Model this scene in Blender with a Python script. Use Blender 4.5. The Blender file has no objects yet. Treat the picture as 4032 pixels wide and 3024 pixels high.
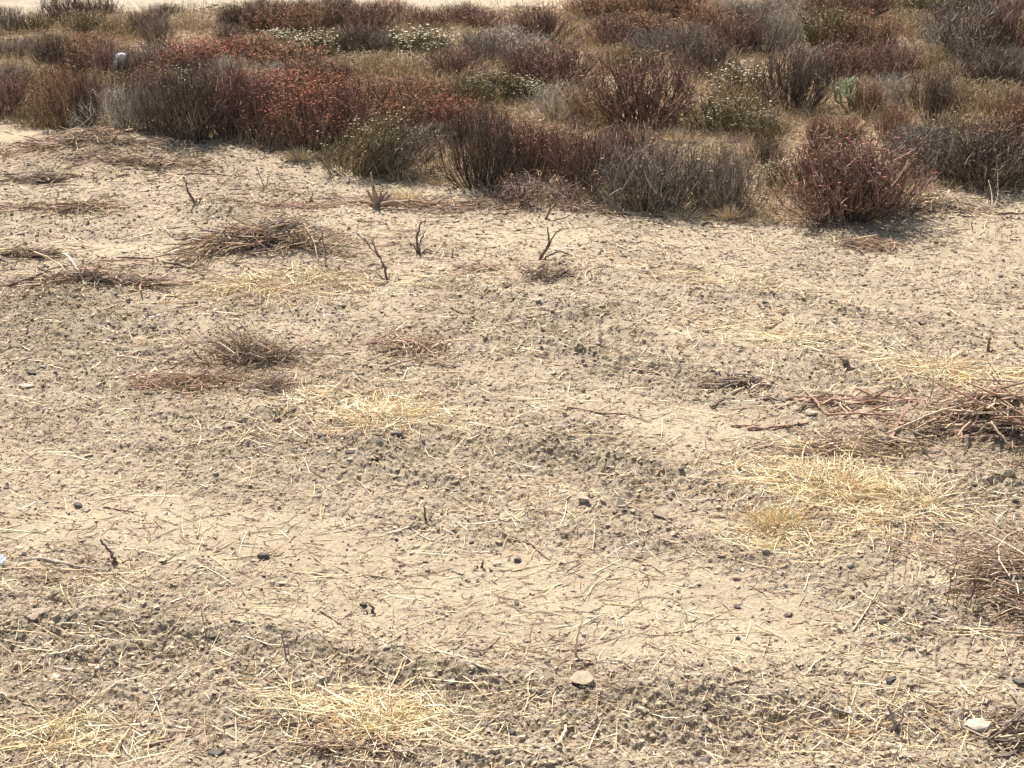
import bpy, math, random
import numpy as np
from mathutils import Vector, Matrix

# ------------------------------------------------------------------ camera, sky, sun, exposure
SC = bpy.context.scene
COL = SC.collection
CAM_H = 4.3                 # metres above the cleared field
PITCH = math.radians(24.0)  # looking down
FPX = 5400.0                # focal length in pixels of the 4032 px wide photograph
cam_data = bpy.data.cameras.new('camera')
cam_data.sensor_width = 36.0
cam_data.lens = FPX / 4032.0 * 36.0
cam_data.clip_start = 0.1
cam_data.clip_end = 2000.0
cam = bpy.data.objects.new('camera', cam_data)
COL.objects.link(cam)
cam.location = (0, 0, CAM_H)
cam.rotation_euler = (math.radians(90) - PITCH, 0, 0)
SC.camera = cam

SUN_EL = math.radians(51)
SUN_AZ = math.radians(-22)      # measured from +Y (straight ahead) towards +X; negative = ahead and to the left
sun_dir = Vector((math.sin(SUN_AZ) * math.cos(SUN_EL), math.cos(SUN_AZ) * math.cos(SUN_EL), math.sin(SUN_EL)))
world = bpy.data.worlds.new("World")
SC.world = world
world.use_nodes = True
wn = world.node_tree
sky = wn.nodes.new('ShaderNodeTexSky')
sky.sky_type = 'NISHITA'
sky.sun_disc = False
sky.sun_elevation = SUN_EL
sky.sun_rotation = SUN_AZ
sky.dust_density = 3.0
sky.ozone_density = 0.4
wn.links.new(sky.outputs[0], wn.nodes['Background'].inputs[0])
wn.nodes['Background'].inputs[1].default_value = 0.085
sl = bpy.data.lights.new('sun', 'SUN')
sl.energy = 5.0
sl.angle = math.radians(0.5)
sl.color = (1.0, 0.955, 0.88)
so = bpy.data.objects.new('sun', sl)
COL.objects.link(so)
so.rotation_euler = sun_dir.to_track_quat('Z', 'Y').to_euler()
SC.view_settings.view_transform = 'Standard'
SC.view_settings.look = 'None'
SC.view_settings.gamma = 1.0
SC.view_settings.exposure = 0.72
SC.cycles.max_bounces = 6
SC.cycles.diffuse_bounces = 3

# ------------------------------------------------------------------ where a point of the photo meets the field
ct, st = math.cos(PITCH), math.sin(PITCH)
def at(px, py):
    X = (px - 2016) / FPX; Y = (1512 - py) / FPX
    dy = ct + Y * st; dz = -st + Y * ct
    t = CAM_H / -dz
    return X * t, dy * t, FPX / t          # x, y, pixels per metre there
def topx(x, y):
    zc = y * ct + CAM_H * st
    v = 1512 + FPX * (CAM_H * ct - y * st) / zc
    return 2016 + FPX * x / zc, v

# ------------------------------------------------------------------ noise
_r = np.random.RandomState(7)
TBL = _r.rand(4, 256, 256)
def vn(x, y, k=0):
    xi = np.floor(x).astype(np.int64); yi = np.floor(y).astype(np.int64)
    fx = x - xi; fy = y - yi
    fx = fx * fx * fx * (fx * (fx * 6 - 15) + 10); fy = fy * fy * fy * (fy * (fy * 6 - 15) + 10)
    T = TBL[k % 4]
    x0 = xi & 255; x1 = (xi + 1) & 255; y0 = yi & 255; y1 = (yi + 1) & 255
    a = T[x0, y0]; b = T[x1, y0]; c = T[x0, y1]; d = T[x1, y1]
    return (a + (b - a) * fx) * (1 - fy) + (c + (d - c) * fx) * fy
def noise(x, y, f, k=0):
    a = 0.7 + k * 1.3
    u = (x * math.cos(a) - y * math.sin(a)) * f + 17.3 * k + 5
    v = (x * math.sin(a) + y * math.cos(a)) * f + 9.1 * k + 3
    return vn(u, v, k) * 2 - 1
def fbm(x, y, f, o=3, k=0):
    s = 0; am = 1; t = 0
    for i in range(o):
        s = s + am * noise(x, y, f * 2.03 ** i, k + i); t += am; am *= 0.55
    return s / t
def sstep(a, b, x):
    t = np.clip((x - a) / (b - a), 0, 1)
    return t * t * (3 - 2 * t)

# ------------------------------------------------------------------ layout of the soil: ellipses given as (px, py, rx, ry, tilt_deg, weight)
ROUGH = [(3550, 1560, 700, 45, 8, .7), (2500, 1440, 560, 75, 13, 1), (3350, 1240, 620, 30, 9, .9), (2450, 1850, 520, 85, 14, .9), (1300, 1770, 560, 75, 10, 1),
         (350, 2580, 520, 190, 6, 1), (2900, 2860, 1200, 170, -3, .85), (200, 1290, 430, 120, 0, .9), (860, 880, 170, 40, 0, .8),
         (1050, 1260, 350, 45, 3, .7), (3550, 2450, 380, 110, 5, .7), (3750, 2010, 420, 70, 0, .9), (2200, 1250, 330, 40, 5, .6),
         (2500, 870, 500, 30, 2, .5), (3000, 2210, 350, 55, 5, .6), (1800, 2730, 420, 60, 4, .8), (700, 620, 300, 30, 2, .6), (250, 1420, 500, 90, 0, .6),
         (250, 940, 420, 30, 0, .4), (1800, 2060, 700, 60, 5, .4), (2600, 2130, 350, 60, 8, .6)]
SMOOTH = [(1000, 2130, 620, 130, 3, 1), (2150, 2330, 600, 120, 2, 1), (2950, 2420, 380, 150, 8, 1), (3450, 2740, 560, 50, 0, .8), (400, 1000, 260, 32, 3, 1),
          (1250, 2420, 350, 90, 0, .8), (2150, 2500, 500, 80, 0, .7), (3650, 2620, 380, 40, 0, .7), (2700, 1690, 330, 60, 8, .8), (3200, 1160, 620, 26, 7, .8),
          (2000, 960, 420, 28, 0, .7), (3500, 890, 420, 24, 2, .6), (250, 2120, 380, 70, 0, .8)]
STRAW = [(1060, 1165, 420, 42, -4, 1), (3200, 1950, 400, 150, 5, 1), (3050, 2130, 200, 90, 0, 1), (3450, 2070, 500, 120, 0, .75), (1500, 1640, 460, 100, 6, .8),
         (1480, 2870, 420, 140, 0, 1), (250, 2930, 420, 110, 0, .8), (3750, 1520, 480, 70, 4, .9), (3100, 1350, 500, 60, 9, .65), (1650, 1120, 350, 40, 2, .5),
         (2800, 1130, 500, 40, 6, .5), (1230, 640, 110, 22, 5, 1), (2860, 855, 200, 22, 3, 1), (300, 2290, 500, 50, 0, .4), (950, 1750, 260, 40, -8, .5),
         (3300, 560, 500, 40, 0, .8), (2200, 545, 500, 40, 0, 1), (700, 165, 260, 40, 0, 1), (60, 235, 200, 20, 0, 1), (1750, 25, 500, 22, 0, .8), (3750, 2520, 300, 30, 0, .4),
         (2250, 1980, 300, 60, 10, .35), (3450, 2800, 500, 160, 0, .3), (60, 545, 200, 18, 0, .6), (1700, 1000, 400, 60, 0, .25), (1100, 1500, 400, 60, 0, .35)]
DUFF = [(1080, 1040, 380, 70, -3, 1), (300, 1155, 380, 60, -4, .9), (380, 650, 480, 65, 4, 1), (280, 850, 240, 34, 0, .8), (3850, 1740, 330, 110, 0, 1),
        (4000, 2330, 170, 230, 0, 1), (1700, 825, 360, 38, 3, .9), (950, 1470, 380, 95, 3, .8), (1600, 1400, 240, 80, 0, .5), (3420, 965, 200, 45, 0, .6),
        (3650, 820, 260, 40, 0, .8), (2300, 840, 300, 26, 3, .8), (150, 1220, 400, 50, 0, .5), (3300, 1760, 450, 50, 2, .4), (1200, 780, 500, 24, 3, .45),
        (1050, 870, 320, 26, 3, .5), (2950, 1570, 250, 35, 0, .4), (1350, 2990, 260, 50, 0, .5), (3200, 880, 300, 18, 0, .8), (700, 1520, 200, 70, 0, .5), (3950, 1900, 250, 60, 0, .5), (3850, 2180, 300, 70, 0, .5)]
def ell(px, py, L):
    m = np.zeros_like(px)
    for (cx, cy, rx, ry, a, w) in L:
        a = math.radians(a); dx = px - cx; dy = py - cy
        u = (dx * math.cos(a) + dy * math.sin(a)) / rx
        v = (-dx * math.sin(a) + dy * math.cos(a)) / ry
        m = np.maximum(m, w * np.exp(-(u * u + v * v) * 1.1))
    return m
EDGE = np.array([(-2500, 420), (0, 500), (450, 560), (1250, 640), (1500, 740), (1900, 765), (2100, 840), (2700, 860), (3150, 890), (3500, 880), (3620, 775), (4032, 770), (6500, 800)], float)
FAR = np.array([(-2500, 90), (0, 105), (200, 60), (700, 30), (1000, 25), (1500, 55), (2150, 25), (2300, -60), (6500, -220)], float)
def shrub_zone(px, py):
    e = np.interp(px, EDGE[:, 0], EDGE[:, 1]); f = np.interp(px, FAR[:, 0], FAR[:, 1])
    return sstep(e + 12, e - 30, py) * sstep(f - 8, f + 25, py)
TRACKS = [[(1750, 1180), (2150, 1310), (2600, 1420), (3100, 1500), (3700, 1600)],
          [(2500, 1075), (3000, 1180), (3500, 1260), (4300, 1330)],
          [(1100, 1700), (1600, 1790), (2150, 1860), (2650, 1980), (3200, 2160)],
          [(-200, 2650), (400, 2560), (1000, 2640), (1700, 2790), (2600, 2900), (3600, 2880)]]
TRW = [np.array([at(*p)[:2] for p in t]) for t in TRACKS]
def track(x, y, P):
    best = np.full(x.shape, 1e9); sgn = np.zeros_like(x); along = np.zeros_like(x); acc = 0
    for i in range(len(P) - 1):
        a = P[i]; b = P[i + 1]; d = b - a; L = math.hypot(*d); d = d / L
        t = np.clip((x - a[0]) * d[0] + (y - a[1]) * d[1], 0, L)
        dx = x - a[0] - t * d[0]; dy = y - a[1] - t * d[1]
        dd = np.hypot(dx, dy); k = dd < best
        best = np.where(k, dd, best); sgn = np.where(k, np.sign(d[0] * dy - d[1] * dx), sgn); along = np.where(k, acc + t, along)
        acc += L
    return best * sgn, along
def masks(x, y):
    px, py = topx(x, np.maximum(y, 2.0))
    wob = noise(x, y, 1.3, 1) * 60 + noise(x, y, 3.1, 2) * 35
    wy = noise(x, y, 1.1, 3) * 22 + noise(x, y, 4.0, 0) * 12
    qx, qy = px + wob, py + wy * np.clip(py / 1500, .35, 1.4)
    r = ell(qx, qy, ROUGH); s = ell(qx, qy, SMOOTH); g = ell(qx, qy, STRAW); d = ell(qx, qy, DUFF)
    n = fbm(x, y, 1.6, 3, 2)
    rough = np.clip(.38 + .35 * n + r * .8 - s * .75 - g * .1, 0, 1)
    return px, py, rough, s, np.clip(g + .12 * n, 0, 1), np.clip(d + .12 * n, 0, 1), shrub_zone(qx, py + wy * .4)
MOUNDS = [(860, 885, .55, .14), (1080, 1050, .9, .16), (3880, 1740, .6, .12), (1560, 1750, .35, .08), (1400, 1790, .4, .06), (330, 1165, .8, .08), (3950, 1960, .3, .05),
          (120, 2240, .35, .04), (2250, 1230, .5, .05), (3100, 1200, .5, .05), (400, 640, 1.2, .12), (2200, 850, .8, .08), (3650, 830, .7, .08)]
MW = [(at(a, b)[0], at(a, b)[1], r, h) for (a, b, r, h) in MOUNDS]
def height(x, y, m=None):
    px, py, rough, s, g, d, z = masks(x, y) if m is None else m
    fine = np.clip(1.6 - y / 16, .5, 1)
    h = .07 * noise(x, y, .22, 0) + .05 * fbm(x, y, .55, 2, 1) + .022 * noise(x, y, 1.9, 2)
    h = h + (.006 + .022 * rough) * (1 - .6 * s) * fbm(x, y, 5.5, 2, 3)
    h = h + (.004 + .016 * rough) * (np.abs(noise(x, y, 15, 1)) ** .8 - .4) * (1 - .65 * s)
    h = h + (.002 + .012 * rough) * (1 - .6 * s) * noise(x, y, 37, 2) * fine
    h = h + (.0012 + .006 * rough) * noise(x, y, 80, 0) * fine
    u = x * .97 - y * .24; v = x * .24 + y * .97 + .25 * noise(x, y, .35, 2)
    h = h + (1 - .5 * s) * (.016 * vn(u * .6 + 40, v * 4.2 + 9, 1) + .012 * vn(u * 1.3 + 4, v * 9 + 2, 2) + (.003 + .010 * rough) * vn(u * 3.5, v * 24 + 5, 3) + (.002 + .006 * rough) * vn(u * 9, v * 48 + 5, 0))
    for (mx, my, r, hh) in MW:
        q = ((x - mx) / r) ** 2 + ((y - my) / (r * 1.1)) ** 2
        h = h + hh * np.exp(-q * 1.6)
    for i, P in enumerate(TRW):
        dd, al = track(x, y, P)
        w = .24
        inside = np.exp(-(dd / w) ** 4)
        h = h - .028 * inside + .034 * np.exp(-((np.abs(dd) - w * 1.35) / .09) ** 2) * (.6 + .4 * noise(x, y, 3, i))
        fade = sstep(-.25, .35, noise(x, y, .9, i + 1))
        h = h + inside * fade * .010 * np.sin(2 * math.pi * (al / .15 + dd * 4))
    return h
def hz(x, y):
    return float(height(np.array([float(x)]), np.array([float(y)]))[0])

# ------------------------------------------------------------------ mesh helpers
def raw_mesh(name, V, F, col=None, smooth=False):
    V = np.ascontiguousarray(V, dtype=np.float32); F = np.ascontiguousarray(F, dtype=np.int32)
    me = bpy.data.meshes.new(name)
    k = F.shape[1]
    me.vertices.add(len(V)); me.vertices.foreach_set('co', V.ravel())
    me.loops.add(F.size); me.loops.foreach_set('vertex_index', F.ravel())
    me.polygons.add(len(F)); me.polygons.foreach_set('loop_start', np.arange(0, F.size, k, dtype=np.int32))
    me.polygons.foreach_set('loop_total', np.full(len(F), k, dtype=np.int32))
    me.polygons.foreach_set('use_smooth', np.full(len(F), smooth))
    if col is not None:
        a = me.attributes.new('Col', 'FLOAT_COLOR', 'POINT')
        c = np.ones((len(V), 4), np.float32); c[:, :col.shape[1]] = col
        a.data.foreach_set('color', c.ravel())
    me.update(calc_edges=True)
    return me
def tubes(P, R, sides=3, seed=0):
    """P (n,k,3) centre lines, R (n,k) radii -> verts, quads"""
    n, k, _ = P.shape
    T = np.gradient(P, axis=1); T /= np.linalg.norm(T, axis=2, keepdims=True) + 1e-9
    rs = np.random.RandomState(seed)
    ref = rs.normal(size=(n, 1, 3)); ref /= np.linalg.norm(ref, axis=2, keepdims=True)
    A = np.cross(T, np.broadcast_to(ref, T.shape)); A /= np.linalg.norm(A, axis=2, keepdims=True) + 1e-9
    B = np.cross(T, A)
    th = np.arange(sides) * 2 * math.pi / sides
    V = P[:, :, None, :] + R[:, :, None, None] * (np.cos(th)[None, None, :, None] * A[:, :, None, :] + np.sin(th)[None, None, :, None] * B[:, :, None, :])
    idx = np.arange(n * k * sides).reshape(n, k, sides)
    a = idx[:, :-1, :]; b = np.roll(idx, -1, axis=2)[:, :-1, :]; c = np.roll(idx, -1, axis=2)[:, 1:, :]; d = idx[:, 1:, :]
    return V.reshape(-1, 3), np.stack([a, b, c, d], -1).reshape(-1, 4)
def join(parts):
    Vs, Fs, Cs = [], [], []; o = 0
    for V, F, C in parts:
        Vs.append(V); Fs.append(F + o); Cs.append(C); o += len(V)
    return np.concatenate(Vs), np.concatenate(Fs), np.concatenate(Cs)
def rep(C, k):
    return np.repeat(C, k, axis=0)
def lcol(rs, base, n, v=.25, hue=.06):
    b = np.array(base)[None, :] * (1 + v * rs.normal(size=(n, 1))) * (1 + hue * rs.normal(size=(n, 3)))
    return np.clip(b, .01, .95)

# ------------------------------------------------------------------ materials
def mat(name, rough=.9, spec=.15, noise_amt=.35, noise_scale=40, bump=0.0, mult=1.0, rand=.0, base=None, trans=0.0):
    m = bpy.data.materials.new(name); m.use_nodes = True
    nt = m.node_tree; N = nt.nodes; L = nt.links
    b = N['Principled BSDF']; b.inputs['Roughness'].default_value = rough
    b.inputs['Specular IOR Level'].default_value = spec
    if base is None:
        a = N.new('ShaderNodeAttribute'); a.attribute_name = 'Col'; src = a.outputs['Color']
    else:
        a = N.new('ShaderNodeRGB'); a.outputs[0].default_value = (*base, 1); src = a.outputs[0]
    tc = N.new('ShaderNodeTexCoord')
    nz = N.new('ShaderNodeTexNoise'); nz.inputs['Scale'].default_value = noise_scale; nz.inputs['Detail'].default_value = 4
    L.new(tc.outputs['Object'], nz.inputs['Vector'])
    mr = N.new('ShaderNodeMapRange'); mr.inputs['From Min'].default_value = .25; mr.inputs['From Max'].default_value = .75
    mr.inputs['To Min'].default_value = mult * (1 - noise_amt); mr.inputs['To Max'].default_value = mult * (1 + noise_amt)
    L.new(nz.outputs['Fac'], mr.inputs['Value'])
    fac = mr.outputs[0]
    if rand:
        oi = N.new('ShaderNodeObjectInfo'); m2 = N.new('ShaderNodeMapRange')
        m2.inputs['To Min'].default_value = 1 - rand; m2.inputs['To Max'].default_value = 1 + rand
        L.new(oi.outputs['Random'], m2.inputs['Value'])
        mm = N.new('ShaderNodeMath'); mm.operation = 'MULTIPLY'
        L.new(fac, mm.inputs[0]); L.new(m2.outputs[0], mm.inputs[1]); fac = mm.outputs[0]
    vm = N.new('ShaderNodeVectorMath'); vm.operation = 'SCALE'
    L.new(src, vm.inputs[0]); L.new(fac, vm.inputs['Scale'])
    L.new(vm.outputs[0], b.inputs['Base Color'])
    if bump:
        bp = N.new('ShaderNodeBump'); bp.inputs['Strength'].default_value = bump; bp.inputs['Distance'].default_value = .01
        L.new(nz.outputs['Fac'], bp.inputs['Height']); L.new(bp.outputs[0], b.inputs['Normal'])
    return m
M_STEM = mat('dry stems', noise_amt=.2, noise_scale=6, rand=.12)
M_HEAD = mat('seed heads', noise_amt=.25, noise_scale=9, rand=.12)
M_LEAF = mat('small leaves', noise_amt=.25, noise_scale=9)
M_TWIG = mat('weathered wood', noise_amt=.35, noise_scale=60, bump=.5)
M_STRAW = mat('straw', rough=.6, spec=.3, noise_amt=.15, noise_scale=30)
M_CLOD = mat('soil clods', noise_amt=.2, noise_scale=50)
M_ROCK = mat('stone', noise_amt=.22, noise_scale=35, bump=.6)
M_BAG = mat('white plastic film', rough=.35, spec=.5, noise_amt=.05, noise_scale=10, base=(.82, .83, .84))

def soil_material():
    m = bpy.data.materials.new('dry soil'); m.use_nodes = True
    nt = m.node_tree; N = nt.nodes; L = nt.links
    b = N['Principled BSDF']; b.inputs['Roughness'].default_value = .95; b.inputs['Specular IOR Level'].default_value = .1
    a = N.new('ShaderNodeAttribute'); a.attribute_name = 'Col'
    geo = N.new('ShaderNodeNewGeometry')
    def nz(scale, detail=5, rough=.6):
        n = N.new('ShaderNodeTexNoise'); n.inputs['Scale'].default_value = scale; n.inputs['Detail'].default_value = detail; n.inputs['Roughness'].default_value = rough
        L.new(geo.outputs['Position'], n.inputs['Vector']); return n
    n1 = nz(3.0); n2 = nz(45, 6, .7); n3 = nz(.9, 3)
    def scale_by(src, n, lo, hi):
        mr = N.new('ShaderNodeMapRange'); mr.inputs['From Min'].default_value = .3; mr.inputs['From Max'].default_value = .7
        mr.inputs['To Min'].default_value = lo; mr.inputs['To Max'].default_value = hi
        L.new(n.outputs['Fac'], mr.inputs['Value'])
        v = N.new('ShaderNodeVectorMath'); v.operation = 'SCALE'; L.new(src, v.inputs[0]); L.new(mr.outputs[0], v.inputs['Scale'])
        return v.outputs[0]
    c = scale_by(a.outputs['Color'], n1, .92, 1.08)
    c = scale_by(c, n2, .78, 1.2)
    c = scale_by(c, n3, .94, 1.06)
    L.new(c, b.inputs['Base Color'])
    n4 = nz(140, 4, .7)
    bp = N.new('ShaderNodeBump'); bp.inputs['Strength'].default_value = .7; bp.inputs['Distance'].default_value = .008
    L.new(n4.outputs['Fac'], bp.inputs['Height'])
    bp2 = N.new('ShaderNodeBump'); bp2.inputs['Strength'].default_value = .7; bp2.inputs['Distance'].default_value = .02
    L.new(n2.outputs['Fac'], bp2.inputs['Height']); L.new(bp.outputs[0], bp2.inputs['Normal'])
    L.new(bp2.outputs[0], b.inputs['Normal'])
    return m

# ------------------------------------------------------------------ object helpers
ALL = []
def tag(o, label=None, cat=None, group=None, kind=None):
    if label: o['label'] = label
    if cat: o['category'] = cat
    if group: o['group'] = group
    if kind: o['kind'] = kind
    ALL.append(o)
    return o
def obj(name, me, m, parent=None):
    me.materials.append(m) if len(me.materials) == 0 else None
    o = bpy.data.objects.new(name, me); COL.objects.link(o)
    if parent is not None: o.parent = parent
    return o
def empty(name, loc):
    o = bpy.data.objects.new(name, None); o.empty_display_size = .1; COL.objects.link(o); o.location = loc
    return o

# ------------------------------------------------------------------ the ground, one sheet to the horizon
def build_ground():
    nr, nc = 1500, 1250
    inv = np.linspace(1 / 4.4, 1 / 46, nr)
    ys = np.concatenate([np.linspace(-3.0, 4.3, 30), 1 / inv, np.geomspace(48, 900, 26)])
    core = np.linspace(-.60, .60, nc)
    side = .60 * np.geomspace(1.06, 30, 34)
    us = np.concatenate([-side[::-1], core, side])
    Y, U = np.meshgrid(ys, us, indexing='ij')
    X = U * np.maximum(Y, 4.4)
    m = masks(X, Y)
    px, py, rough, s, g, d, z = m
    H = height(X, Y, m)
    edge = sstep(60, 46, Y)
    H = H * edge + (1 - edge) * 0
    V = np.stack([X, Y, H], -1).reshape(-1, 3)
    soil = np.array([.450, .366, .250]); grey = np.array([.365, .305, .218]); duff = np.array([.27, .185, .13])
    straw = np.array([.53, .41, .25]); litter = np.array([.42, .315, .195]); pale = np.array([.43, .365, .275])
    def mix(a, b, t): return a + (b - a) * t[..., None]
    C = mix(soil, grey, np.clip(rough * 1.25 - .15, 0, 1))  # churned soil is greyer; its fine shadows are also darkened into the colour
    C = mix(C, soil * 1.06, s * .8)
    C = mix(C, straw, g * .45)
    C = mix(C, duff, d * .55)
    C = mix(C, litter, z * .7 * (1 - g * .8))
    C = mix(C, straw * 1.05, z * g * .7)
    f = np.interp(px, FAR[:, 0], FAR[:, 1])
    C = mix(C, pale, sstep(f + 10, f - 30, py) * .8)
    idx = np.arange(V.shape[0]).reshape(Y.shape)
    F = np.stack([idx[:-1, :-1], idx[:-1, 1:], idx[1:, 1:], idx[1:, :-1]], -1).reshape(-1, 4)
    me = raw_mesh('ground', V, F, C.reshape(-1, 3), smooth=True)
    o = obj('ground', me, soil_material())
    tag(o, 'dry tan soil of the cleared field, churned grey with painted shade in the vehicle tracks', 'ground', kind='structure')
build_ground()

# ------------------------------------------------------------------ scattered litter nobody could count
def fan_points(rs, n, y0=4.6, y1=16.5, p=1.35, spread=.56):
    # world density falls off gently with distance
    a = 2 - p
    y = (rs.rand(n) * (y1 ** a - y0 ** a) + y0 ** a) ** (1 / a)
    x = (rs.rand(n) * 2 - 1) * spread * y
    return x, y
def scatter_clods(seed, n, smin, smax, y1, cols, name, label, wfun, flat=.6):
    rs = np.random.RandomState(seed)
    x, y = fan_points(rs, n, y1=y1)
    m = masks(x, y)
    k = rs.rand(n) < wfun(m)
    x, y = x[k], y[k]; m = tuple(q[k] for q in m); n = len(x)
    z = height(x, y, m)
    s = smin * (smax / smin) ** (rs.rand(n) ** 4.0) * (1 + np.clip((y - 8) / 14, 0, 1))
    # jittered cube corners give an angular crumb
    base = np.array([(-1, -1, -1), (1, -1, -1), (1, 1, -1), (-1, 1, -1), (-1, -1, 1), (1, -1, 1), (1, 1, 1), (-1, 1, 1)], float) * .6
    fc = np.array([(0, 3, 2, 1), (4, 5, 6, 7), (0, 1, 5, 4), (1, 2, 6, 5), (2, 3, 7, 6), (3, 0, 4, 7)])
    P = base[None] + rs.normal(size=(n, 8, 3)) * .27
    sc = np.stack([1 + .8 * rs.rand(n), .8 + .4 * rs.rand(n), flat * (.6 + .8 * rs.rand(n))], -1)
    P = P * sc[:, None, :] * s[:, None, None]
    a = rs.rand(n) * 6.283; ti = rs.normal(size=n) * .35
    c1, s1 = np.cos(ti)[:, None], np.sin(ti)[:, None]
    Px, Pz = P[..., 0] * c1 - P[..., 2] * s1, P[..., 0] * s1 + P[..., 2] * c1
    ca, sa = np.cos(a)[:, None], np.sin(a)[:, None]
    Qx, Qy = Px * ca - P[..., 1] * sa, Px * sa + P[..., 1] * ca
    V = np.stack([Qx + x[:, None], Qy + y[:, None], Pz + (z + s * flat * .25)[:, None]], -1).reshape(-1, 3)
    F = (fc[None] + (np.arange(n) * 8)[:, None, None]).reshape(-1, 4)
    cols = np.array(cols); ci = rs.randint(len(cols), size=n)
    C = cols[ci] * (1 + .16 * rs.normal(size=(n, 1)))
    me = raw_mesh(name, V, F, np.clip(rep(C, 8), .02, .9))
    tag(obj(name, me, M_CLOD), label, 'soil', kind='stuff')
scatter_clods(1, 260000, .0022, .017, 17, [(.44, .36, .25), (.42, .34, .24), (.40, .33, .235), (.38, .315, .225), (.48, .40, .28), (.34, .28, .205)],
              'soil_crumbs', 'crumbs of dry tan soil strewn over the cleared field', lambda m: np.clip(.15 + .9 * m[2] - .1 * m[3], .12, 1) * (1 - .7 * m[6]))
scatter_clods(2, 60000, .003, .013, 17, [(.22, .165, .115), (.15, .115, .085), (.28, .21, .15), (.20, .16, .12), (.33, .25, .17), (.38, .30, .21)],
              'bark_chips', 'small dark chips of bark and wood mixed into the soil', lambda m: np.clip(.30 + .5 * m[5] + .3 * m[2], 0, 1), flat=.4)

def scatter_strips(seed, n, wfun, lmin, lmax, r, cols, name, label, cat, mt, y1=16.5, y0=4.6, lift=.02, tilt=.12, curve=.05, p=1.35, K=4, bias=.0, spread=.56, far_r=1.0):
    rs = np.random.RandomState(seed)
    x, y = fan_points(rs, n, y0=y0, y1=y1, p=p, spread=spread)
    m = masks(x, y); w = wfun(m)
    k = rs.rand(n) < w
    x, y, w = x[k], y[k], w[k]; n = len(x)
    L = lmin * (lmax / lmin) ** (rs.rand(n) ** 1.6)
    a = rs.rand(n) * math.pi
    if bias: a = np.where(rs.rand(n) < bias, rs.normal(size=n) * .45, a)
    el = rs.normal(size=n) * tilt
    t = np.linspace(-.5, .5, K)
    cv = rs.normal(size=n) * curve
    dx, dy = np.cos(a), np.sin(a)
    X = x[:, None] + L[:, None] * (t[None] * dx[:, None] - (t[None] ** 2 * 4 - .5) * cv[:, None] * dy[:, None])
    Y = y[:, None] + L[:, None] * (t[None] * dy[:, None] + (t[None] ** 2 * 4 - .5) * cv[:, None] * dx[:, None])
    hc = height(X.ravel(), Y.ravel()).reshape(X.shape)
    hs = hc.mean(1, keepdims=True) * .75 + hc * .25
    up = np.abs(rs.normal(size=n)) * lift * w + .003
    Z = np.maximum(hs + up[:, None] + L[:, None] * t[None] * np.sin(el)[:, None], hc + .001)
    P = np.stack([X, Y, Z], -1)
    R = (r * (.6 + .8 * rs.rand(n)) * (1 + far_r * np.clip((y - 7) / 14, 0, 1)))[:, None] * np.interp(np.linspace(0, 1, K), [0, .15, .8, 1], [.6, 1, .85, .35])[None]
    V, F = tubes(P, R, 3, seed)
    cols = np.array(cols); C = cols[rs.randint(len(cols), size=n)] * (1 + .13 * rs.normal(size=(n, 1)))
    me = raw_mesh(name, V, F, np.clip(rep(C, K * 3), .02, .9))
    tag(obj(name, me, mt), label, cat, kind='stuff')
STRAWC = [(.84, .66, .40), (.76, .58, .33), (.88, .75, .50), (.68, .52, .30), (.88, .79, .58), (.58, .43, .26)]
scatter_strips(11, 210000, lambda m: np.clip(.035 + .05 * m[2] * (1 - m[3]) + 1.15 * m[4] ** 1.9, 0, 1) * (1 - .8 * m[6]), .05, .42, .0025, STRAWC,
               'straw_litter', 'broken golden straw scattered and matted over the soil', 'straw', M_STRAW, lift=.018, tilt=.08, bias=.35)
scatter_strips(12, 60000, lambda m: np.clip(.16 + .25 * m[2] + .4 * m[4], 0, 1), .015, .06, .0013, STRAWC + [(.42, .33, .22)],
               'chaff', 'short bits of pale chaff lying on the soil', 'straw', M_STRAW, lift=.008, tilt=.2, K=2)
TW = [(.29, .205, .145), (.21, .155, .11), (.15, .11, .085), (.38, .29, .21), (.29, .20, .145), (.46, .36, .26)]
scatter_strips(13, 150000, lambda m: np.clip(.075 + .05 * m[2] + .75 * m[5] ** 1.4, 0, 1) * (1 - .7 * m[6]), .03, .28, .0022, TW,
               'twig_litter', 'thin broken brown twigs strewn across the field', 'twigs', M_TWIG, lift=.03, tilt=.12, curve=.16, bias=.4)

scatter_strips(14, 90000, lambda m: np.clip(.18 + .4 * m[2] + .5 * m[5] - .1 * m[3], 0, 1), .012, .055, .0028, TW + [(.12, .09, .07), (.5, .4, .28)],
               'wood_chips', 'short chips of shredded wood scattered over the field', 'wood chips', M_TWIG, lift=.006, tilt=.25, K=3, far_r=.8)

def track_w(m):
    w = 0
    for P, off in ((TRW[1], 0.0), (TRW[1], .12), (TRW[2], -.30), (TRW[0], .32)):
        x, y = _xy
        dd, al = track(x, y, P)
        w = w + np.exp(-((dd - off) / .07) ** 2) * sstep(-.1, .4, noise(x, y, 1.2, 2))
    return np.clip(w, 0, 1) * .8
def track_clods():
    global _xy
    rs = np.random.RandomState(3); x, y = fan_points(rs, 26000, y1=17); _xy = (x, y)
    scatter_clods(3, 26000, .010, .034, 17, [(.40, .325, .235), (.36, .29, .21), (.42, .35, .25), (.30, .24, .18)], 'track_clods',
                  'lumps of soil thrown up along the edges of the vehicle tracks', track_w)
track_clods()
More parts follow.
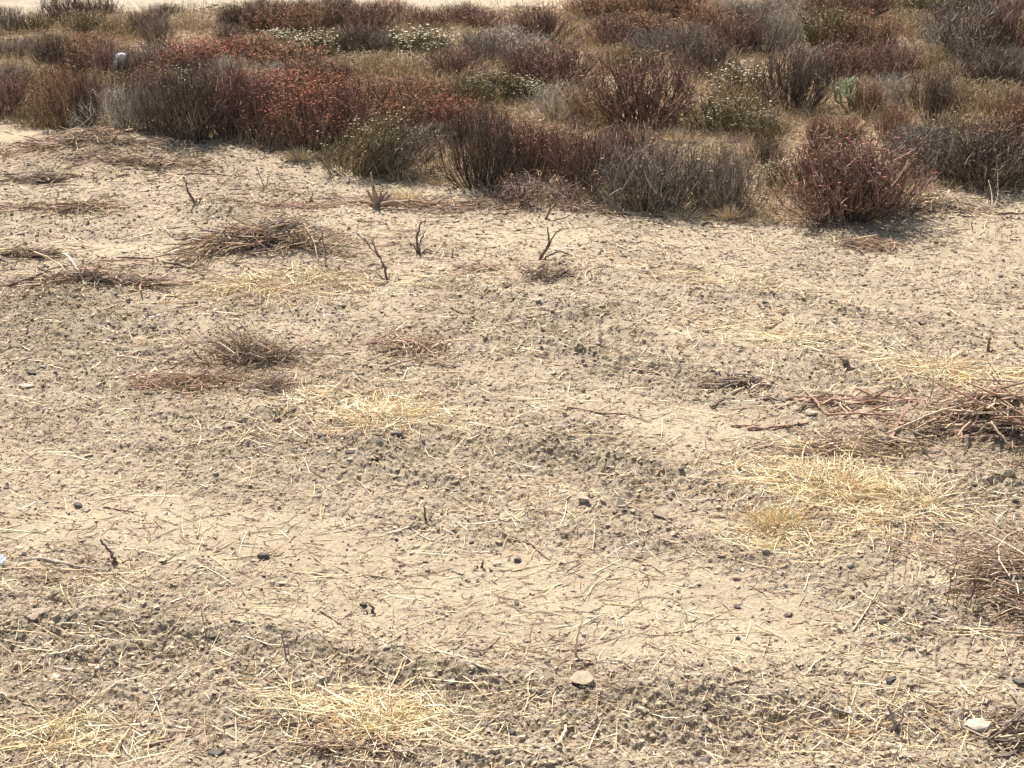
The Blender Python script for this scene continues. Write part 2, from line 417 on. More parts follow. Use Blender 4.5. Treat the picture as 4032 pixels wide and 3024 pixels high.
# ------------------------------------------------------------------ shrubs
def bez(A, B, C, k):
    t = np.linspace(0, 1, k)[None, :, None]
    return (1 - t) ** 2 * A[:, None] + 2 * t * (1 - t) * B[:, None] + t * t * C[:, None]
def blobs(rs, P, rx, rz, cols):
    n = len(P)
    base = np.array([(1, 0, 0), (0, 1, 0), (-1, 0, 0), (0, -1, 0), (0, 0, .9), (0, 0, -.8)], float)
    fc = np.array([(0, 1, 4), (1, 2, 4), (2, 3, 4), (3, 0, 4), (1, 0, 5), (2, 1, 5), (3, 2, 5), (0, 3, 5)])
    Q = base[None] * (1 + .3 * rs.normal(size=(n, 6, 1))) * np.stack([rx * (.5 + rs.rand(n)), rx * (.5 + rs.rand(n)), rz * (.6 + .8 * rs.rand(n))], -1)[:, None]
    V = (Q + P[:, None]).reshape(-1, 3)
    F = (fc[None] + (np.arange(n) * 6)[:, None, None]).reshape(-1, 3)
    cols = np.array(cols); C = cols[rs.randint(len(cols), size=n)] * (1 + .18 * rs.normal(size=(n, 1)))
    return V, F, np.clip(rep(C, 6), .01, .95)
PAL = {  # stems, heads, leaves, numbers: primaries, density of heads, leaves, fan (0 mound .. 1 vase), twig radius
    'rust':   dict(st=[(.28, .19, .135), (.22, .15, .11), (.34, .25, .18)], hd=[(.50, .22, .12), (.58, .32, .19), (.40, .15, .09)], nh=520, nl=0, fan=.35, r=1.0, bare=0),
    'red':    dict(st=[(.28, .185, .14), (.22, .145, .115), (.34, .25, .20)], hd=[(.56, .19, .10), (.46, .13, .08), (.60, .28, .16), (.36, .13, .08)], nh=900, nl=0, fan=.4, r=1.0, bare=0),
    'purple': dict(st=[(.27, .175, .135), (.21, .14, .115), (.34, .24, .19)], hd=[(.36, .15, .10), (.30, .12, .09)], nh=200, nl=0, fan=.5, r=1.05, bare=0),
    'grey':   dict(st=[(.30, .25, .205), (.24, .20, .165), (.37, .31, .26)], hd=[(.36, .24, .16)], nh=60, nl=0, fan=.42, r=1.0, bare=0),
    'silver': dict(st=[(.54, .47, .38), (.44, .38, .31), (.62, .55, .45)], hd=[(.5, .42, .3)], nh=40, nl=0, fan=.4, r=1.0, bare=0),
    'olive':  dict(st=[(.24, .19, .115), (.20, .16, .10), (.30, .25, .16)], hd=[(.78, .70, .50), (.70, .55, .36), (.60, .42, .26)], nh=170, nl=1500, fan=.35, r=1.0, bare=0),
    'cream':  dict(st=[(.24, .20, .12), (.20, .16, .10)], hd=[(.86, .84, .68), (.80, .76, .56), (.74, .64, .42)], nh=230, nl=1900, fan=.35, r=1.0, bare=0),
    'tan':    dict(st=[(.52, .40, .24), (.44, .34, .20), (.60, .48, .31), (.36, .27, .17)], hd=[(.56, .42, .25)], nh=120, nl=0, fan=.4, r=.9, bare=0),
    'dark':   dict(st=[(.20, .155, .125), (.16, .125, .10), (.26, .205, .16)], hd=[(.26, .14, .09)], nh=90, nl=300, fan=.42, r=1.05, bare=0),
    'bare':   dict(st=[(.33, .23, .18), (.27, .185, .15), (.40, .30, .24)], hd=[(.4, .2, .14)], nh=15, nl=0, fan=.2, r=1.1, bare=1),
}
def shrub_meshes(kind, seed, dens=1.0, lean=0.0):
    p = PAL[kind]; rs = np.random.RandomState(seed)
    n1 = int(150 * dens)
    az = rs.rand(n1) * 6.283; u = rs.rand(n1); lobes = 1 + .22 * np.sin(az * rs.randint(2, 4) + rs.rand() * 6)
    rho = .5 * np.sqrt(u) * lobes * (1 + .12 * rs.normal(size=n1))
    zt = (1 - (.34 + .3 * (1 - p['fan'])) * (rho / .5) ** 2.2) * (.72 + .36 * rs.rand(n1))
    if p['bare']: zt *= .45 + .6 * rs.rand(n1)
    zt = zt * .95
    E = np.stack([rho * np.cos(az) + lean * zt, rho * np.sin(az), np.clip(zt, .12, 1.0)], -1)
    b0 = .16 + .42 * (1 - p['fan'])
    B = np.stack([rho * b0 * np.cos(az), rho * b0 * np.sin(az), np.zeros(n1) - .02], -1)
    k = .35 + .45 * (1 - p['fan'])
    M = np.stack([rho * (k + .25) * np.cos(az), rho * (k + .25) * np.sin(az), E[:, 2] * (.5 - .15 * (1 - p['fan']))], -1) + rs.normal(size=(n1, 3)) * .03
    P1 = bez(B, M, E, 7); P1[:, 1:] += rs.normal(size=(n1, 6, 3)) * .009
    R1 = np.linspace(.0056, .0022, 7)[None] * (.6 + .8 * rs.rand(n1))[:, None] * p['r']
    R1[:8] *= 1.6
    n2 = int(620 * dens)
    i = rs.randint(n1, size=n2); t = rs.randint(2, 7, size=n2)
    S = P1[i, t]; dirr = P1[i, t] - P1[i, t - 1]; dirr /= np.linalg.norm(dirr, axis=1, keepdims=True)
    ln = (.10 + .20 * rs.rand(n2))[:, None]
    E2 = S + ln * (dirr * .8 + rs.normal(size=(n2, 3)) * .30 + np.array([0, 0, .55 if not p['bare'] else .15]))
    E2[:, 2] = np.clip(E2[:, 2], .03, 1.0 + .1 * rs.rand(n2))
    M2 = (S + E2) / 2 + rs.normal(size=(n2, 3)) * .018 - np.array([0, 0, .012])
    P2 = bez(S, M2, E2, 4); R2 = np.linspace(.0032, .0018, 4)[None] * (.7 + .6 * rs.rand(n2))[:, None] * p['r']
    n3 = int(1300 * dens)
    i = rs.randint(n2, size=n3); t = rs.randint(1, 4, size=n3)
    S3 = P2[i, t]; E3 = S3 + (.05 + .08 * rs.rand(n3))[:, None] * (rs.normal(size=(n3, 3)) * .45 + np.array([0, 0, .9 if not p['bare'] else .2]))
    P3 = np.stack([S3, (S3 + E3) / 2 + rs.normal(size=(n3, 3)) * .006, E3], 1)
    R3 = np.linspace(.0023, .0015, 3)[None] * np.ones((n3, 1)) * p['r']
    st = np.array(p['st'])
    parts = []
    for P, R in ((P1, R1), (P2, R2), (P3, R3)):
        V, F = tubes(P, R, 3, seed)
        n, kk = P.shape[:2]
        C = st[rs.randint(len(st), size=n)] * (.66 + .26 * rs.normal(size=(n, 1)))
        C = np.where(rs.rand(n, 1) < .22, C * 2.4, C)  # paler stems imitate sunlit twigs, the darkened rest the inner shade
        parts.append((V, F, np.clip(rep(C, kk * 3), .01, .9)))
    V, F, C = join(parts)
    out = {'stems': raw_mesh('stems', V, F, C)}
    tips = np.concatenate([P3[:, -1], P2[:, -1], P1[:, -1]])
    topz = tips[:, 2] - .35 * (1 - (np.hypot(tips[:, 0] - lean * tips[:, 2], tips[:, 1]) / .5)) * 0
    w = np.clip((tips[:, 2] / (1 - .55 * np.clip(np.hypot(tips[:, 0] - lean * tips[:, 2], tips[:, 1]) / .5, 0, 1) ** 2) - .45) * 2.2, .02, 1) ** 2.2
    sel = rs.choice(len(tips), size=min(len(tips), int(p['nh'] * dens)), p=w / w.sum(), replace=False)
    V, F, C = blobs(rs, tips[sel], .020 if kind == 'cream' else .0115, .011 if kind == 'cream' else .006, p['hd'])
    out['flower_heads'] = raw_mesh('flower_heads', V, F, C)
    if p['nl']:
        q = np.concatenate([P2.reshape(-1, 3), P3.reshape(-1, 3)])
        q = q[q[:, 2] > .25]; c = q[rs.randint(len(q), size=int(p['nl'] * dens))] + rs.normal(size=(int(p['nl'] * dens), 3)) * .008
        n = len(c); a = rs.normal(size=(n, 3)); a /= np.linalg.norm(a, axis=1, keepdims=True)
        b = np.cross(a, rs.normal(size=(n, 3))); b /= np.linalg.norm(b, axis=1, keepdims=True)
        s = (.006 + .009 * rs.rand(n))[:, None]
        V = np.stack([c - a * s, c + b * s * .45, c + a * s, c - b * s * .45], 1).reshape(-1, 3)
        F = np.arange(n * 4).reshape(n, 4)
        C = rep(np.array([(.20, .20, .085), (.26, .24, .11), (.15, .15, .07), (.30, .25, .12)])[rs.randint(4, size=n)] * (1 + .15 * rs.normal(size=(n, 1))), 4)
        out['foliage'] = raw_mesh('foliage', V, F, np.clip(C, .01, .9))
    return out
PMAT = {'stems': M_STEM, 'flower_heads': M_HEAD, 'foliage': M_LEAF}
CACHE = {}
def shrub(px, py, w, h, kind, label, own=False, lean=0.0, dens=1.0, group='shrubs on the uncleared slope', name='dry_shrub', cat='shrub'):
    x, y, s = at(px, py - (.05 * w if own else 0)); rs = random.Random(px * 31 + py)
    key = (kind, own and (px, py) or rs.randrange(4), lean)
    if key not in CACHE: CACHE[key] = shrub_meshes(kind, abs(hash((kind.__len__(), px, py))) % 100000 if own else 500 + 17 * len(CACHE), dens, lean)
    root = empty(name, (x, y, hz(x, y) - .01))
    W = w / s * (1.12 if own else 1.22); H = ((h - .09 * w) * .90 if own else (1.16 * h - .06 * w) * .86) / s / .90
    root.scale = (W, W * rs.uniform(.72, .9), H)
    if lean: root.rotation_euler = (0, 0, 0)
    else: root.rotation_euler = (0, 0, rs.choice([0, math.pi]) + rs.uniform(-.45, .45))
    for pn, me in CACHE[key].items():
        c = obj(pn, me, PMAT[pn], root)
        if pn != 'stems': c['kind'] = 'stuff'
    tag(root, label, cat, group)
    return root

BS = [  # px, py of the base, width, height in the photo, kind, label
(40, 130, 120, 90, 'grey', 'small grey-brown shrub beside the sandy road at the far left edge'),
(140, 135, 130, 75, 'olive', 'low olive shrub with orange-brown heads left of the tall dark shrub by the road'),
(262, 88, 170, 105, 'dark', 'tall dark shrub with upright spikes standing against the pale sandy road'),
(390, 72, 150, 75, 'dark', 'dark red-brown shrub just right of the tall spiky one by the road'),
(330, 140, 190, 85, 'olive', 'low olive shrub dotted with pale heads below the tall dark roadside shrub'),
(480, 135, 160, 75, 'tan', 'straw-coloured dead shrub in the upper left between two olive ones'),
(560, 135, 130, 85, 'dark', 'dark olive shrub left of the golden clearing'),
(655, 58, 160, 55, 'dark', 'small dark shrub near the pale rubble heap in the far field'),
(625, 168, 140, 105, 'grey', 'grey shrub leaning over the left end of the golden clearing'),
(760, 100, 220, 60, 'tan', 'low tan shrub at the back of the golden clearing'),
(60, 232, 200, 85, 'grey', 'pale grey-tan shrub on the left edge above the bare golden strip'),
(200, 195, 180, 70, 'tan', 'tan shrub with rusty tints below the low olive roadside shrubs'),
(350, 190, 200, 70, 'rust', 'small rusty shrub up slope from the plastic bag'),
(225, 285, 190, 150, 'dark', 'dark fan-shaped shrub two to the left of the plastic bag'),
(335, 290, 180, 130, 'rust', 'rust-topped shrub immediately left of the one holding the bag'),
(430, 300, 180, 130, 'purple', 'purple-brown shrub touching the left side of the plastic bag'),
(522, 300, 190, 125, 'grey', 'grey shrub that has caught the white plastic bag'),
(635, 275, 170, 115, 'grey', 'grey shrub just right of the plastic bag, left of the brightest red one'),
(785, 285, 240, 130, 'red', 'shrub with the brightest orange-red crown, below the golden clearing'),
(880, 250, 190, 95, 'red', 'smaller red-crowned shrub touching the brightest red one on its right'),
(900, 165, 150, 65, 'dark', 'dark green-brown fringe shrub on the lower rim of the golden clearing'),
(935, 120, 140, 95, 'dark', 'dark grey shrub at the right end of the golden clearing'),
(60, 352, 200, 105, 'grey', 'grey-blue shrub on the left edge, middle of three stacked there'),
(50, 450, 220, 150, 'purple', 'purple-grey shrub on the left edge nearest the cleared field'),
(170, 350, 170, 95, 'tan', 'tan shrub beside the bare golden strip at left'),
(180, 490, 170, 115, 'olive', 'olive-tan grassy shrub at the left corner of the cleared edge'),
(290, 512, 200, 225, 'rust', 'brown shrub with scattered orange heads at the left cleared edge'),
(352, 522, 110, 185, 'purple', 'narrow dark red upright shrub left of the silvery one'),
(400, 410, 180, 120, 'tan', 'tan-silver shrub behind the orange-headed shrub at left'),
(480, 535, 240, 165, 'silver', 'silvery dead shrub of bare pale stems at the left cleared edge'),
(480, 410, 180, 110, 'olive', 'olive shrub behind the silvery dead one'),
(600, 410, 170, 140, 'rust', 'rust and grey shrub behind and right of the silvery dead one'),
(700, 385, 190, 110, 'cream', 'olive shrub with yellowish cream heads below the brightest red one'),
(625, 545, 190, 205, 'grey', 'grey shrub with pale arching stems right of the silvery one'),
(765, 578, 300, 260, 'dark', 'large dark grey shrub on the cleared edge with deep shade at its foot'),
(905, 555, 220, 255, 'purple', 'purple-brown shrub between the large dark grey one and the red fans'),
(905, 340, 160, 115, 'silver', 'silvery grey shrub right of the brightest red one'),
(965, 115, 200, 95, 'dark', 'dark purple shrub right of the golden clearing, second row from the top'),
(1085, 125, 220, 110, 'rust', 'dark rust shrub in the second row below the spiky top-edge shrubs'),
(1040, 42, 140, 60, 'dark', 'small dark spiky shrub on the top edge right of the rubble heap'),
(1180, 55, 170, 65, 'dark', 'dark spiky shrub on the top edge above the cream-headed pair'),
(1315, 50, 150, 70, 'purple', 'purple-brown shrub on the top edge against golden grass'),
(1225, 135, 220, 110, 'rust', 'rust-brown shrub behind the cream-headed pair'),
(1355, 115, 180, 95, 'dark', 'dark shrub right of the cream-headed pair, near the top'),
(1455, 135, 220, 105, 'purple', 'purple and tan shrub up slope of the pale tan thicket'),
(1535, 75, 150, 70, 'rust', 'rust-purple shrub at the left end of the top golden grass'),
(1120, 190, 170, 70, 'cream', 'left one of the cream-headed pair in the upper middle left'),
(1265, 215, 150, 90, 'cream', 'right one of the cream-headed pair in the upper middle left'),
(1000, 235, 220, 95, 'rust', 'orange-rust shrub right of the two red-crowned ones'),
(1150, 275, 240, 100, 'rust', 'orange-rust shrub directly below the cream-headed pair'),
(1405, 205, 190, 100, 'dark', 'dark shrub above the pale tan thicket'),
(1490, 205, 170, 95, 'grey', 'grey-blue shrub left of the big cream-dotted dome'),
(1665, 218, 220, 105, 'cream', 'dome-shaped shrub dotted all over with cream heads, upper centre'),
(1685, 120, 190, 75, 'purple', 'purple-brown shrub above the cream-dotted dome'),
(1835, 100, 190, 75, 'purple', 'dark purple shrub bordering the top golden grass'),
(1470, 285, 260, 95, 'tan', 'pale tan thicket shrub left half, upper centre'),
(1640, 305, 230, 105, 'tan', 'pale tan thicket shrub right half, below the cream-dotted dome'),
(1085, 345, 170, 100, 'silver', 'small silver-grey shrub above the long red-crowned bank'),
(1185, 345, 190, 105, 'rust', 'dark rust shrub above the long red-crowned bank'),
(1335, 345, 190, 105, 'purple', 'brown shrub with stems swept to the right, below the tan thicket'),
(985, 435, 240, 145, 'red', 'red-crowned shrub, leftmost of the long bank'),
(1135, 445, 250, 145, 'red', 'red-crowned shrub, second in the long bank'),
(1290, 445, 220, 135, 'red', 'red-crowned shrub, third in the long bank, below the swept brown one'),
(1425, 435, 220, 130, 'rust', 'rusty tan shrub fourth in the long bank'),
(1575, 435, 220, 125, 'rust', 'rusty shrub at the right end of the long bank'),
(1705, 415, 200, 110, 'rust', 'rust-olive shrub left of the olive one with tan heads'),
(1790, 310, 200, 110, 'purple', 'purple-grey shrub right of the tan thicket'),
(1065, 572, 250, 215, 'purple', 'purple fan-shaped shrub at the cleared edge left of the tallest red fan'),
(1215, 612, 270, 235, 'red', 'tallest red-topped fan shrub rising from the cleared edge'),
(1335, 575, 200, 190, 'purple', 'purple-red shrub between the red fan and the sprawling olive one'),
(1655, 535, 220, 155, 'rust', 'rusty shrub behind the sprawling stems with cream tips'),
(1500, 535, 220, 140, 'rust', 'rusty shrub behind and left of the sprawling stems'),
(1780, 545, 200, 150, 'red', 'red-headed shrub left of the open reddish clearing'),
(1900, 115, 220, 70, 'purple', 'purple-red low shrub in front of the top golden grass'),
(2130, 165, 220, 125, 'purple', 'dark purple-red shrub at top centre, left of the tan gap'),
(2350, 75, 220, 100, 'rust', 'dark red shrub on the top edge just right of the tan gap'),
(2520, 90, 220, 115, 'rust', 'dark red-brown shrub on the top edge, right of centre'),
(2660, 75, 210, 110, 'purple', 'purple-brown shrub on the top edge left of a grey-silver one'),
(2400, 182, 220, 115, 'purple', 'purple-grey shrub in the second row right of the tan gap'),
(2545, 185, 240, 130, 'rust', 'rust-brown shrub in the second row below the dark red top-edge ones'),
(1990, 205, 260, 105, 'silver', 'broad silvery white dead shrub at upper centre'),
(1875, 232, 200, 115, 'grey', 'grey shrub against the left side of the broad silvery one'),
(2060, 262, 220, 95, 'grey', 'dark grey shrub in front of the broad silvery one'),
(2185, 325, 320, 160, 'purple', 'wide purple-brown shrub, dark trunk gap at its left, upper centre'),
(2065, 335, 170, 120, 'purple', 'dark rusty shrub to the left of the dark trunk gap'),
(1955, 395, 220, 120, 'olive', 'olive shrub with tan and cream heads at upper centre'),
(1850, 420, 180, 120, 'olive', 'olive-rust shrub left of the olive one with tan heads, darker'),
(2070, 400, 150, 100, 'cream', 'small olive shrub with bright cream heads, right of two olive ones'),
(2195, 470, 220, 135, 'silver', 'silver-tan dead shrub left of the reddish clearing'),
(2340, 478, 240, 140, 'tan', 'tan-grey shrub behind the reddish clearing'),
(2430, 275, 170, 95, 'tan', 'small tan shrub above the big round purple one'),
(2560, 245, 220, 120, 'grey', 'grey shrub with flecks of rust above the big round purple one'),
(2700, 235, 200, 130, 'grey', 'grey-rust shrub up slope of the bright cream cluster'),
(2525, 495, 450, 240, 'purple', 'big round purple-brown shrub right of centre, very dark at its foot'),
(2540, 285, 150, 80, 'olive', 'small olive-rust shrub peeking over the big round purple one'),
(1885, 555, 180, 130, 'rust', 'rusty shrub on the left rim of the reddish clearing'),
(2010, 635, 240, 150, 'rust', 'rust-headed shrub on the near rim of the reddish clearing'),
(2170, 635, 210, 125, 'purple', 'purple shrub on the near rim of the reddish clearing'),
(2780, 135, 200, 110, 'rust', 'dark rust shrub left of the small tan hump'),
(2865, 72, 140, 75, 'silver', 'small silver-grey shrub on the top edge, right of centre'),
(2955, 115, 220, 100, 'grey', 'blue-grey shrub right of the small tan hump'),
(3055, 75, 170, 90, 'silver', 'pale silver shrub near the top, in line above the lone bush'),
(2885, 215, 220, 130, 'purple', 'purple-red shrub below the small tan hump'),
(3000, 215, 170, 120, 'grey', 'grey shrub between the tan hump and the silver-tan dead one'),
(3105, 195, 180, 130, 'silver', 'silver-tan dead shrub up slope of the lone dark bush'),
(3260, 205, 250, 160, 'olive', 'olive and rust shrub above the cactus'),
(2790, 295, 230, 135, 'dark', 'dark olive-brown shrub behind the bright cream cluster'),
(2910, 388, 200, 120, 'cream', 'bright green shrub with white flower clusters, right of the big round purple one'),
(2960, 425, 170, 90, 'tan', 'golden dry shrub just under the white-flowered one'),
(3118, 432, 280, 230, 'dark', 'lone dark bush with long bare side branches beside a bare gravelly patch'),
(2855, 518, 310, 130, 'olive', 'broad olive-tan shrub with cream dots in front of the golden dry one'),
(3010, 545, 170, 100, 'olive', 'olive-grey shrub on the lower rim of the gravelly patch'),
(3210, 560, 70, 95, 'rust', 'narrow dark red sprig shrub on the gravelly patch'),
(3310, 572, 170, 105, 'rust', 'brown spiky shrub in front of the cactus'),
(3305, 315, 230, 125, 'purple', 'purple-brown upright shrub directly behind the cactus'),
(3180, 280, 150, 90, 'silver', 'silver-tan shrub right behind the lone dark bush'),
(3405, 215, 220, 150, 'rust', 'rust-olive shrub on the right, left of the golden streak'),
(3565, 140, 180, 95, 'tan', 'golden tan shrub forming a pale streak near the top right'),
(3485, 315, 230, 135, 'purple', 'purple shrub on the right, second right of the cactus row'),
(3620, 75, 210, 105, 'olive', 'olive-rust shrub on the top edge at right'),
(3785, 65, 220, 115, 'olive', 'second olive-rust shrub on the top edge at right, nearer the corner'),
(3945, 65, 200, 115, 'rust', 'rusty shrub in the top right corner'),
(3240, 60, 230, 110, 'rust', 'rusty shrub on the top edge above the olive and rust one'),
(3420, 70, 230, 115, 'purple', 'purple shrub on the top edge left of the golden streak'),
(3800, 222, 350, 200, 'grey', 'large blue-grey shrub with pale upright stems at upper right'),
(3960, 225, 230, 190, 'purple', 'purple-grey shrub on the right edge beside the large blue-grey one'),
(3700, 225, 170, 120, 'silver', 'silver shrub with swept stems left of the large blue-grey one'),
(3640, 285, 160, 100, 'tan', 'tan shrub below the silver swept one'),
(3855, 350, 280, 150, 'dark', 'dark grey shrub below the large blue-grey one'),
(3990, 350, 170, 140, 'grey', 'grey shrub on the right edge, third up from the cleared field'),
(3665, 462, 200, 165, 'dark', 'twiggy dark olive shrub on the right, standing alone against tan grass'),
(3485, 425, 170, 120, 'silver', 'silver-grey low shrub right of the cactus'),
(3405, 455, 130, 120, 'rust', 'rust-brown shrub touching the cactus on its right'),
(3775, 435, 190, 120, 'tan', 'tan-grey shrub between the twiggy olive one and the right edge'),
(3900, 465, 220, 130, 'tan', 'tan shrub near the right edge with one white bent stem'),
(4005, 495, 140, 145, 'purple', 'dark upright shrub on the right edge, second up from the cleared field'),
(3512, 552, 140, 125, 'rust', 'small shrub with a dark red foot right of the gravelly patch'),
(3600, 612, 220, 110, 'grey', 'low grey-tan shrub right of the one with a dark red foot'),
(3755, 620, 240, 150, 'olive', 'yellowish olive shrub behind the dark-footed front shrub at right'),
(3890, 640, 230, 150, 'rust', 'rusty tan shrub behind the dark-footed front shrub, nearer the edge'),
]
FRONT = [  # meshes of their own
(1420, 700, 300, 240, 'olive', 'sprawling shrub of bare stems swept right with cream tips', .35, .9),
(1560, 700, 300, 210, 'grey', 'grey-olive shrub leaning right over its dark crooked trunk', .3, .9),
(1668, 610, 130, 120, 'cream', 'small green sprig shrub with cream clusters above the leaning one', 0, .6),
(1890, 752, 290, 330, 'dark', 'tall open shrub with several dark trunks at the cleared edge', 0, 1.0),
(2110, 825, 360, 140, 'bare', 'low tangle of bare pinkish stems in front of the tall dark-trunked shrub', 0, .9),
(2080, 730, 250, 260, 'rust', 'rust-brown shrub right behind the low pinkish tangle', 0, 1.1),
(2290, 770, 270, 270, 'purple', 'purple-brown shrub between the pinkish tangle and the large grey fan', 0, 1.1),
(2560, 832, 430, 285, 'grey', 'large grey fan shrub with a twisted pale root collar at the cleared edge', 0, 1.25),
(2460, 720, 260, 230, 'purple', 'dark shrub standing behind the large grey fan', 0, 1.0),
(2800, 800, 230, 240, 'grey', 'blue-grey thin shrub right of the large grey fan', 0, .8),
(2880, 845, 240, 240, 'grey', 'open grey shrub with dark forked trunk above the bright straw tuft', 0, .8),
(3015, 655, 150, 115, 'dark', 'small dark spiky shrub behind the white-flowered sprig', 0, .9),
(3060, 745, 150, 130, 'cream', 'green sprig shrub with white flower clusters against the big front fan', 0, .6),
(3345, 872, 500, 330, 'purple', 'big purple-brown fan shrub, foremost on the cleared edge', 0, 1.5),
(3230, 800, 260, 230, 'purple', 'reddish shrub merging with the left flank of the foremost fan', 0, 1.0),
(3660, 715, 330, 210, 'grey', 'sprawling grey-tan shrub right of the foremost fan', .0, 1.0),
(3880, 742, 400, 270, 'dark', 'dark-footed front shrub with white roots near the right edge', 0, 1.3),
(4015, 700, 230, 300, 'rust', 'tall red-brown shrub cut by the right edge at the cleared edge', 0, 1.1),
]
for r in BS: shrub(*r)
for (px, py, w, h, kind, lab, lean, dens) in FRONT: shrub(px, py, w, h, kind, lab, own=True, lean=lean, dens=dens)

# tall dead grass between the shrubs (nobody could count the blades)
def scatter_grass(seed, n, wfun, hmin, hmax, cols, name, label, y0, y1, r=.0018):
    rs = np.random.RandomState(seed)
    x, y = fan_points(rs, n, y0=y0, y1=y1, p=.6, spread=.50)
    m = masks(x, y); k = rs.rand(n) < wfun(m)
    x, y = x[k], y[k]; n = len(x); z = height(x, y)
    L = (hmin + (hmax - hmin) * rs.rand(n) ** 1.3) * (.8 + .4 * noise(x, y, 1.4, 2))
    a = rs.rand(n) * 6.283; b = .15 + .5 * rs.rand(n)
    B = np.stack([x, y, z - .01], -1)
    E = B + np.stack([np.cos(a) * b * L, np.sin(a) * b * L, L * (1 - b * .35)], -1)
    M = B + np.stack([np.cos(a) * b * L * .25, np.sin(a) * b * L * .25, L * .6], -1)
    P = bez(B, M, E, 4); R = np.linspace(1, .45, 4)[None] * np.full((n, 1), r) * (.7 + .7 * rs.rand(n))[:, None] * (1 + y / 30)[:, None]
    V, F = tubes(P, R, 3, seed)
    cols = np.array(cols); C = cols[rs.randint(len(cols), size=n)] * (1 + .15 * rs.normal(size=(n, 1)))
    tag(obj(name, raw_mesh(name, V, F, np.clip(rep(C, 12), .02, .9)), M_STRAW), label, 'grass', kind='stuff')
GR = [(.68, .54, .33), (.60, .48, .30), (.74, .61, .39), (.50, .39, .25), (.42, .33, .23), (.40, .29, .21)]
scatter_grass(31, 200000, lambda m: m[6] * np.clip(.7 + .35 * noise(m[0] / 90, m[1] / 30, 1.0, 1), .05, 1) * (1 - .7 * m[4]), .10, .36, GR,
              'dry_grass', 'dead tan grass growing thinly between the shrubs', 11, 31)
scatter_grass(32, 90000, lambda m: m[6] * m[4], .04, .15, STRAWC, 'grass_stubble', 'short golden grass of the clearings between the shrubs', 11, 31)
scatter_strips(33, 90000, lambda m: m[6] * .8, .08, .35, .0025, TW + [(.4, .3, .2), (.5, .38, .22)], 'shrub_litter', 'fallen twigs and stalks under the shrubs', 'twigs', M_TWIG, y0=11, y1=31, p=.8, lift=.05, tilt=.15, spread=.5)
scatter_grass(35, 30000, lambda m: sstep(45, 20, np.abs(m[1] - np.interp(m[0], FAR[:, 0], FAR[:, 1]) - 4)) * .8, .06, .22, STRAWC + [(.4, .31, .2)],
              'far_grass', 'thin golden grass along the sandy ground beyond the shrubs', 22, 40, r=.003)
# ------------------------------------------------------------------ twigs, stumps and brush heaps on the field
WOOD = {'brown': (.40, .295, .21), 'dark': (.18, .135, .10), 'red': (.44, .29, .205), 'grey': (.36, .31, .26), 'pale': (.60, .48, .33), 'white': (.68, .60, .48), 'straw': (.82, .66, .38)}
def branch_mesh(name, paths, radii, colour, seed, sides=7, taper=.45):
    """several branches of one thing: every path a list of world points"""
    rs = np.random.RandomState(seed); parts = []
    for pts, r in zip(paths, radii):
        P = np.array(pts, float)
        # resample with a little crookedness
        d = np.r_[0, np.cumsum(np.linalg.norm(np.diff(P, axis=0), axis=1))]; k = max(8, 4 * len(P))
        t = np.linspace(0, d[-1], k); Q = np.stack([np.interp(t, d, P[:, i]) for i in range(3)], -1)
        for _ in range(2): Q[1:-1] = (Q[:-2] + 2 * Q[1:-1] + Q[2:]) / 4
        Q[1:-1] += rs.normal(size=(k - 2, 3)) * min(r * .35, .004)
        R = r * (1 - (1 - taper) * np.linspace(0, 1, k)) * (1 + .14 * rs.normal(size=k))
        Q = np.concatenate([Q[:1], Q, Q[-1:]]); Q[0] -= (Q[2] - Q[1]) * .05; Q[-1] += (Q[-2] - Q[-3]) * .05
        R = np.concatenate([[r * .1], R, [R[-1] * .1]])
        V, F = tubes(Q[None], R[None], sides, seed)
        C = np.array(colour)[None] * (1 + .12 * rs.normal(size=(len(V), 1)))
        parts.append((V, F, np.clip(C, .01, .95)))
    V, F, C = join(parts)
    return raw_mesh(name, V, F, C, smooth=True)
def g(px, py, h=0.0):
    x, y, s = at(px, py)
    return (x, y, hz(x, y) + h)
def recenter(o, c):
    me = o.data; c = Vector(c); me.transform(Matrix.Translation(-c)); o.location = c
def stick(pts, r_mm, colour, label, lift=.004, name='stick', cat='stick', group='loose sticks on the cleared field', taper=.45, forks=()):
    r = r_mm / 1000
    P = [g(a, b, r * .6 + lift) for a, b in pts]
    if len(P) == 2:
        m = [(P[0][i] + P[1][i]) / 2 for i in range(3)]; m[2] += .012; P.insert(1, tuple(m))
    # never buried by the bumps between the given points
    paths = [P]; rr = [r]
    for (i, dx, dy, rf) in forks:
        a = P[i]; e = g(pts[min(i, len(pts) - 1)][0] + dx, pts[min(i, len(pts) - 1)][1] + dy, r + .02)
        paths.append([a, tuple((a[j] + e[j]) / 2 for j in range(3)), e]); rr.append(r * rf)
    me = branch_mesh(name, paths, rr, WOOD[colour], int(pts[0][0]), taper=taper)
    o = obj(name, me, M_TWIG); recenter(o, P[0]); tag(o, label, cat, group)
    return o
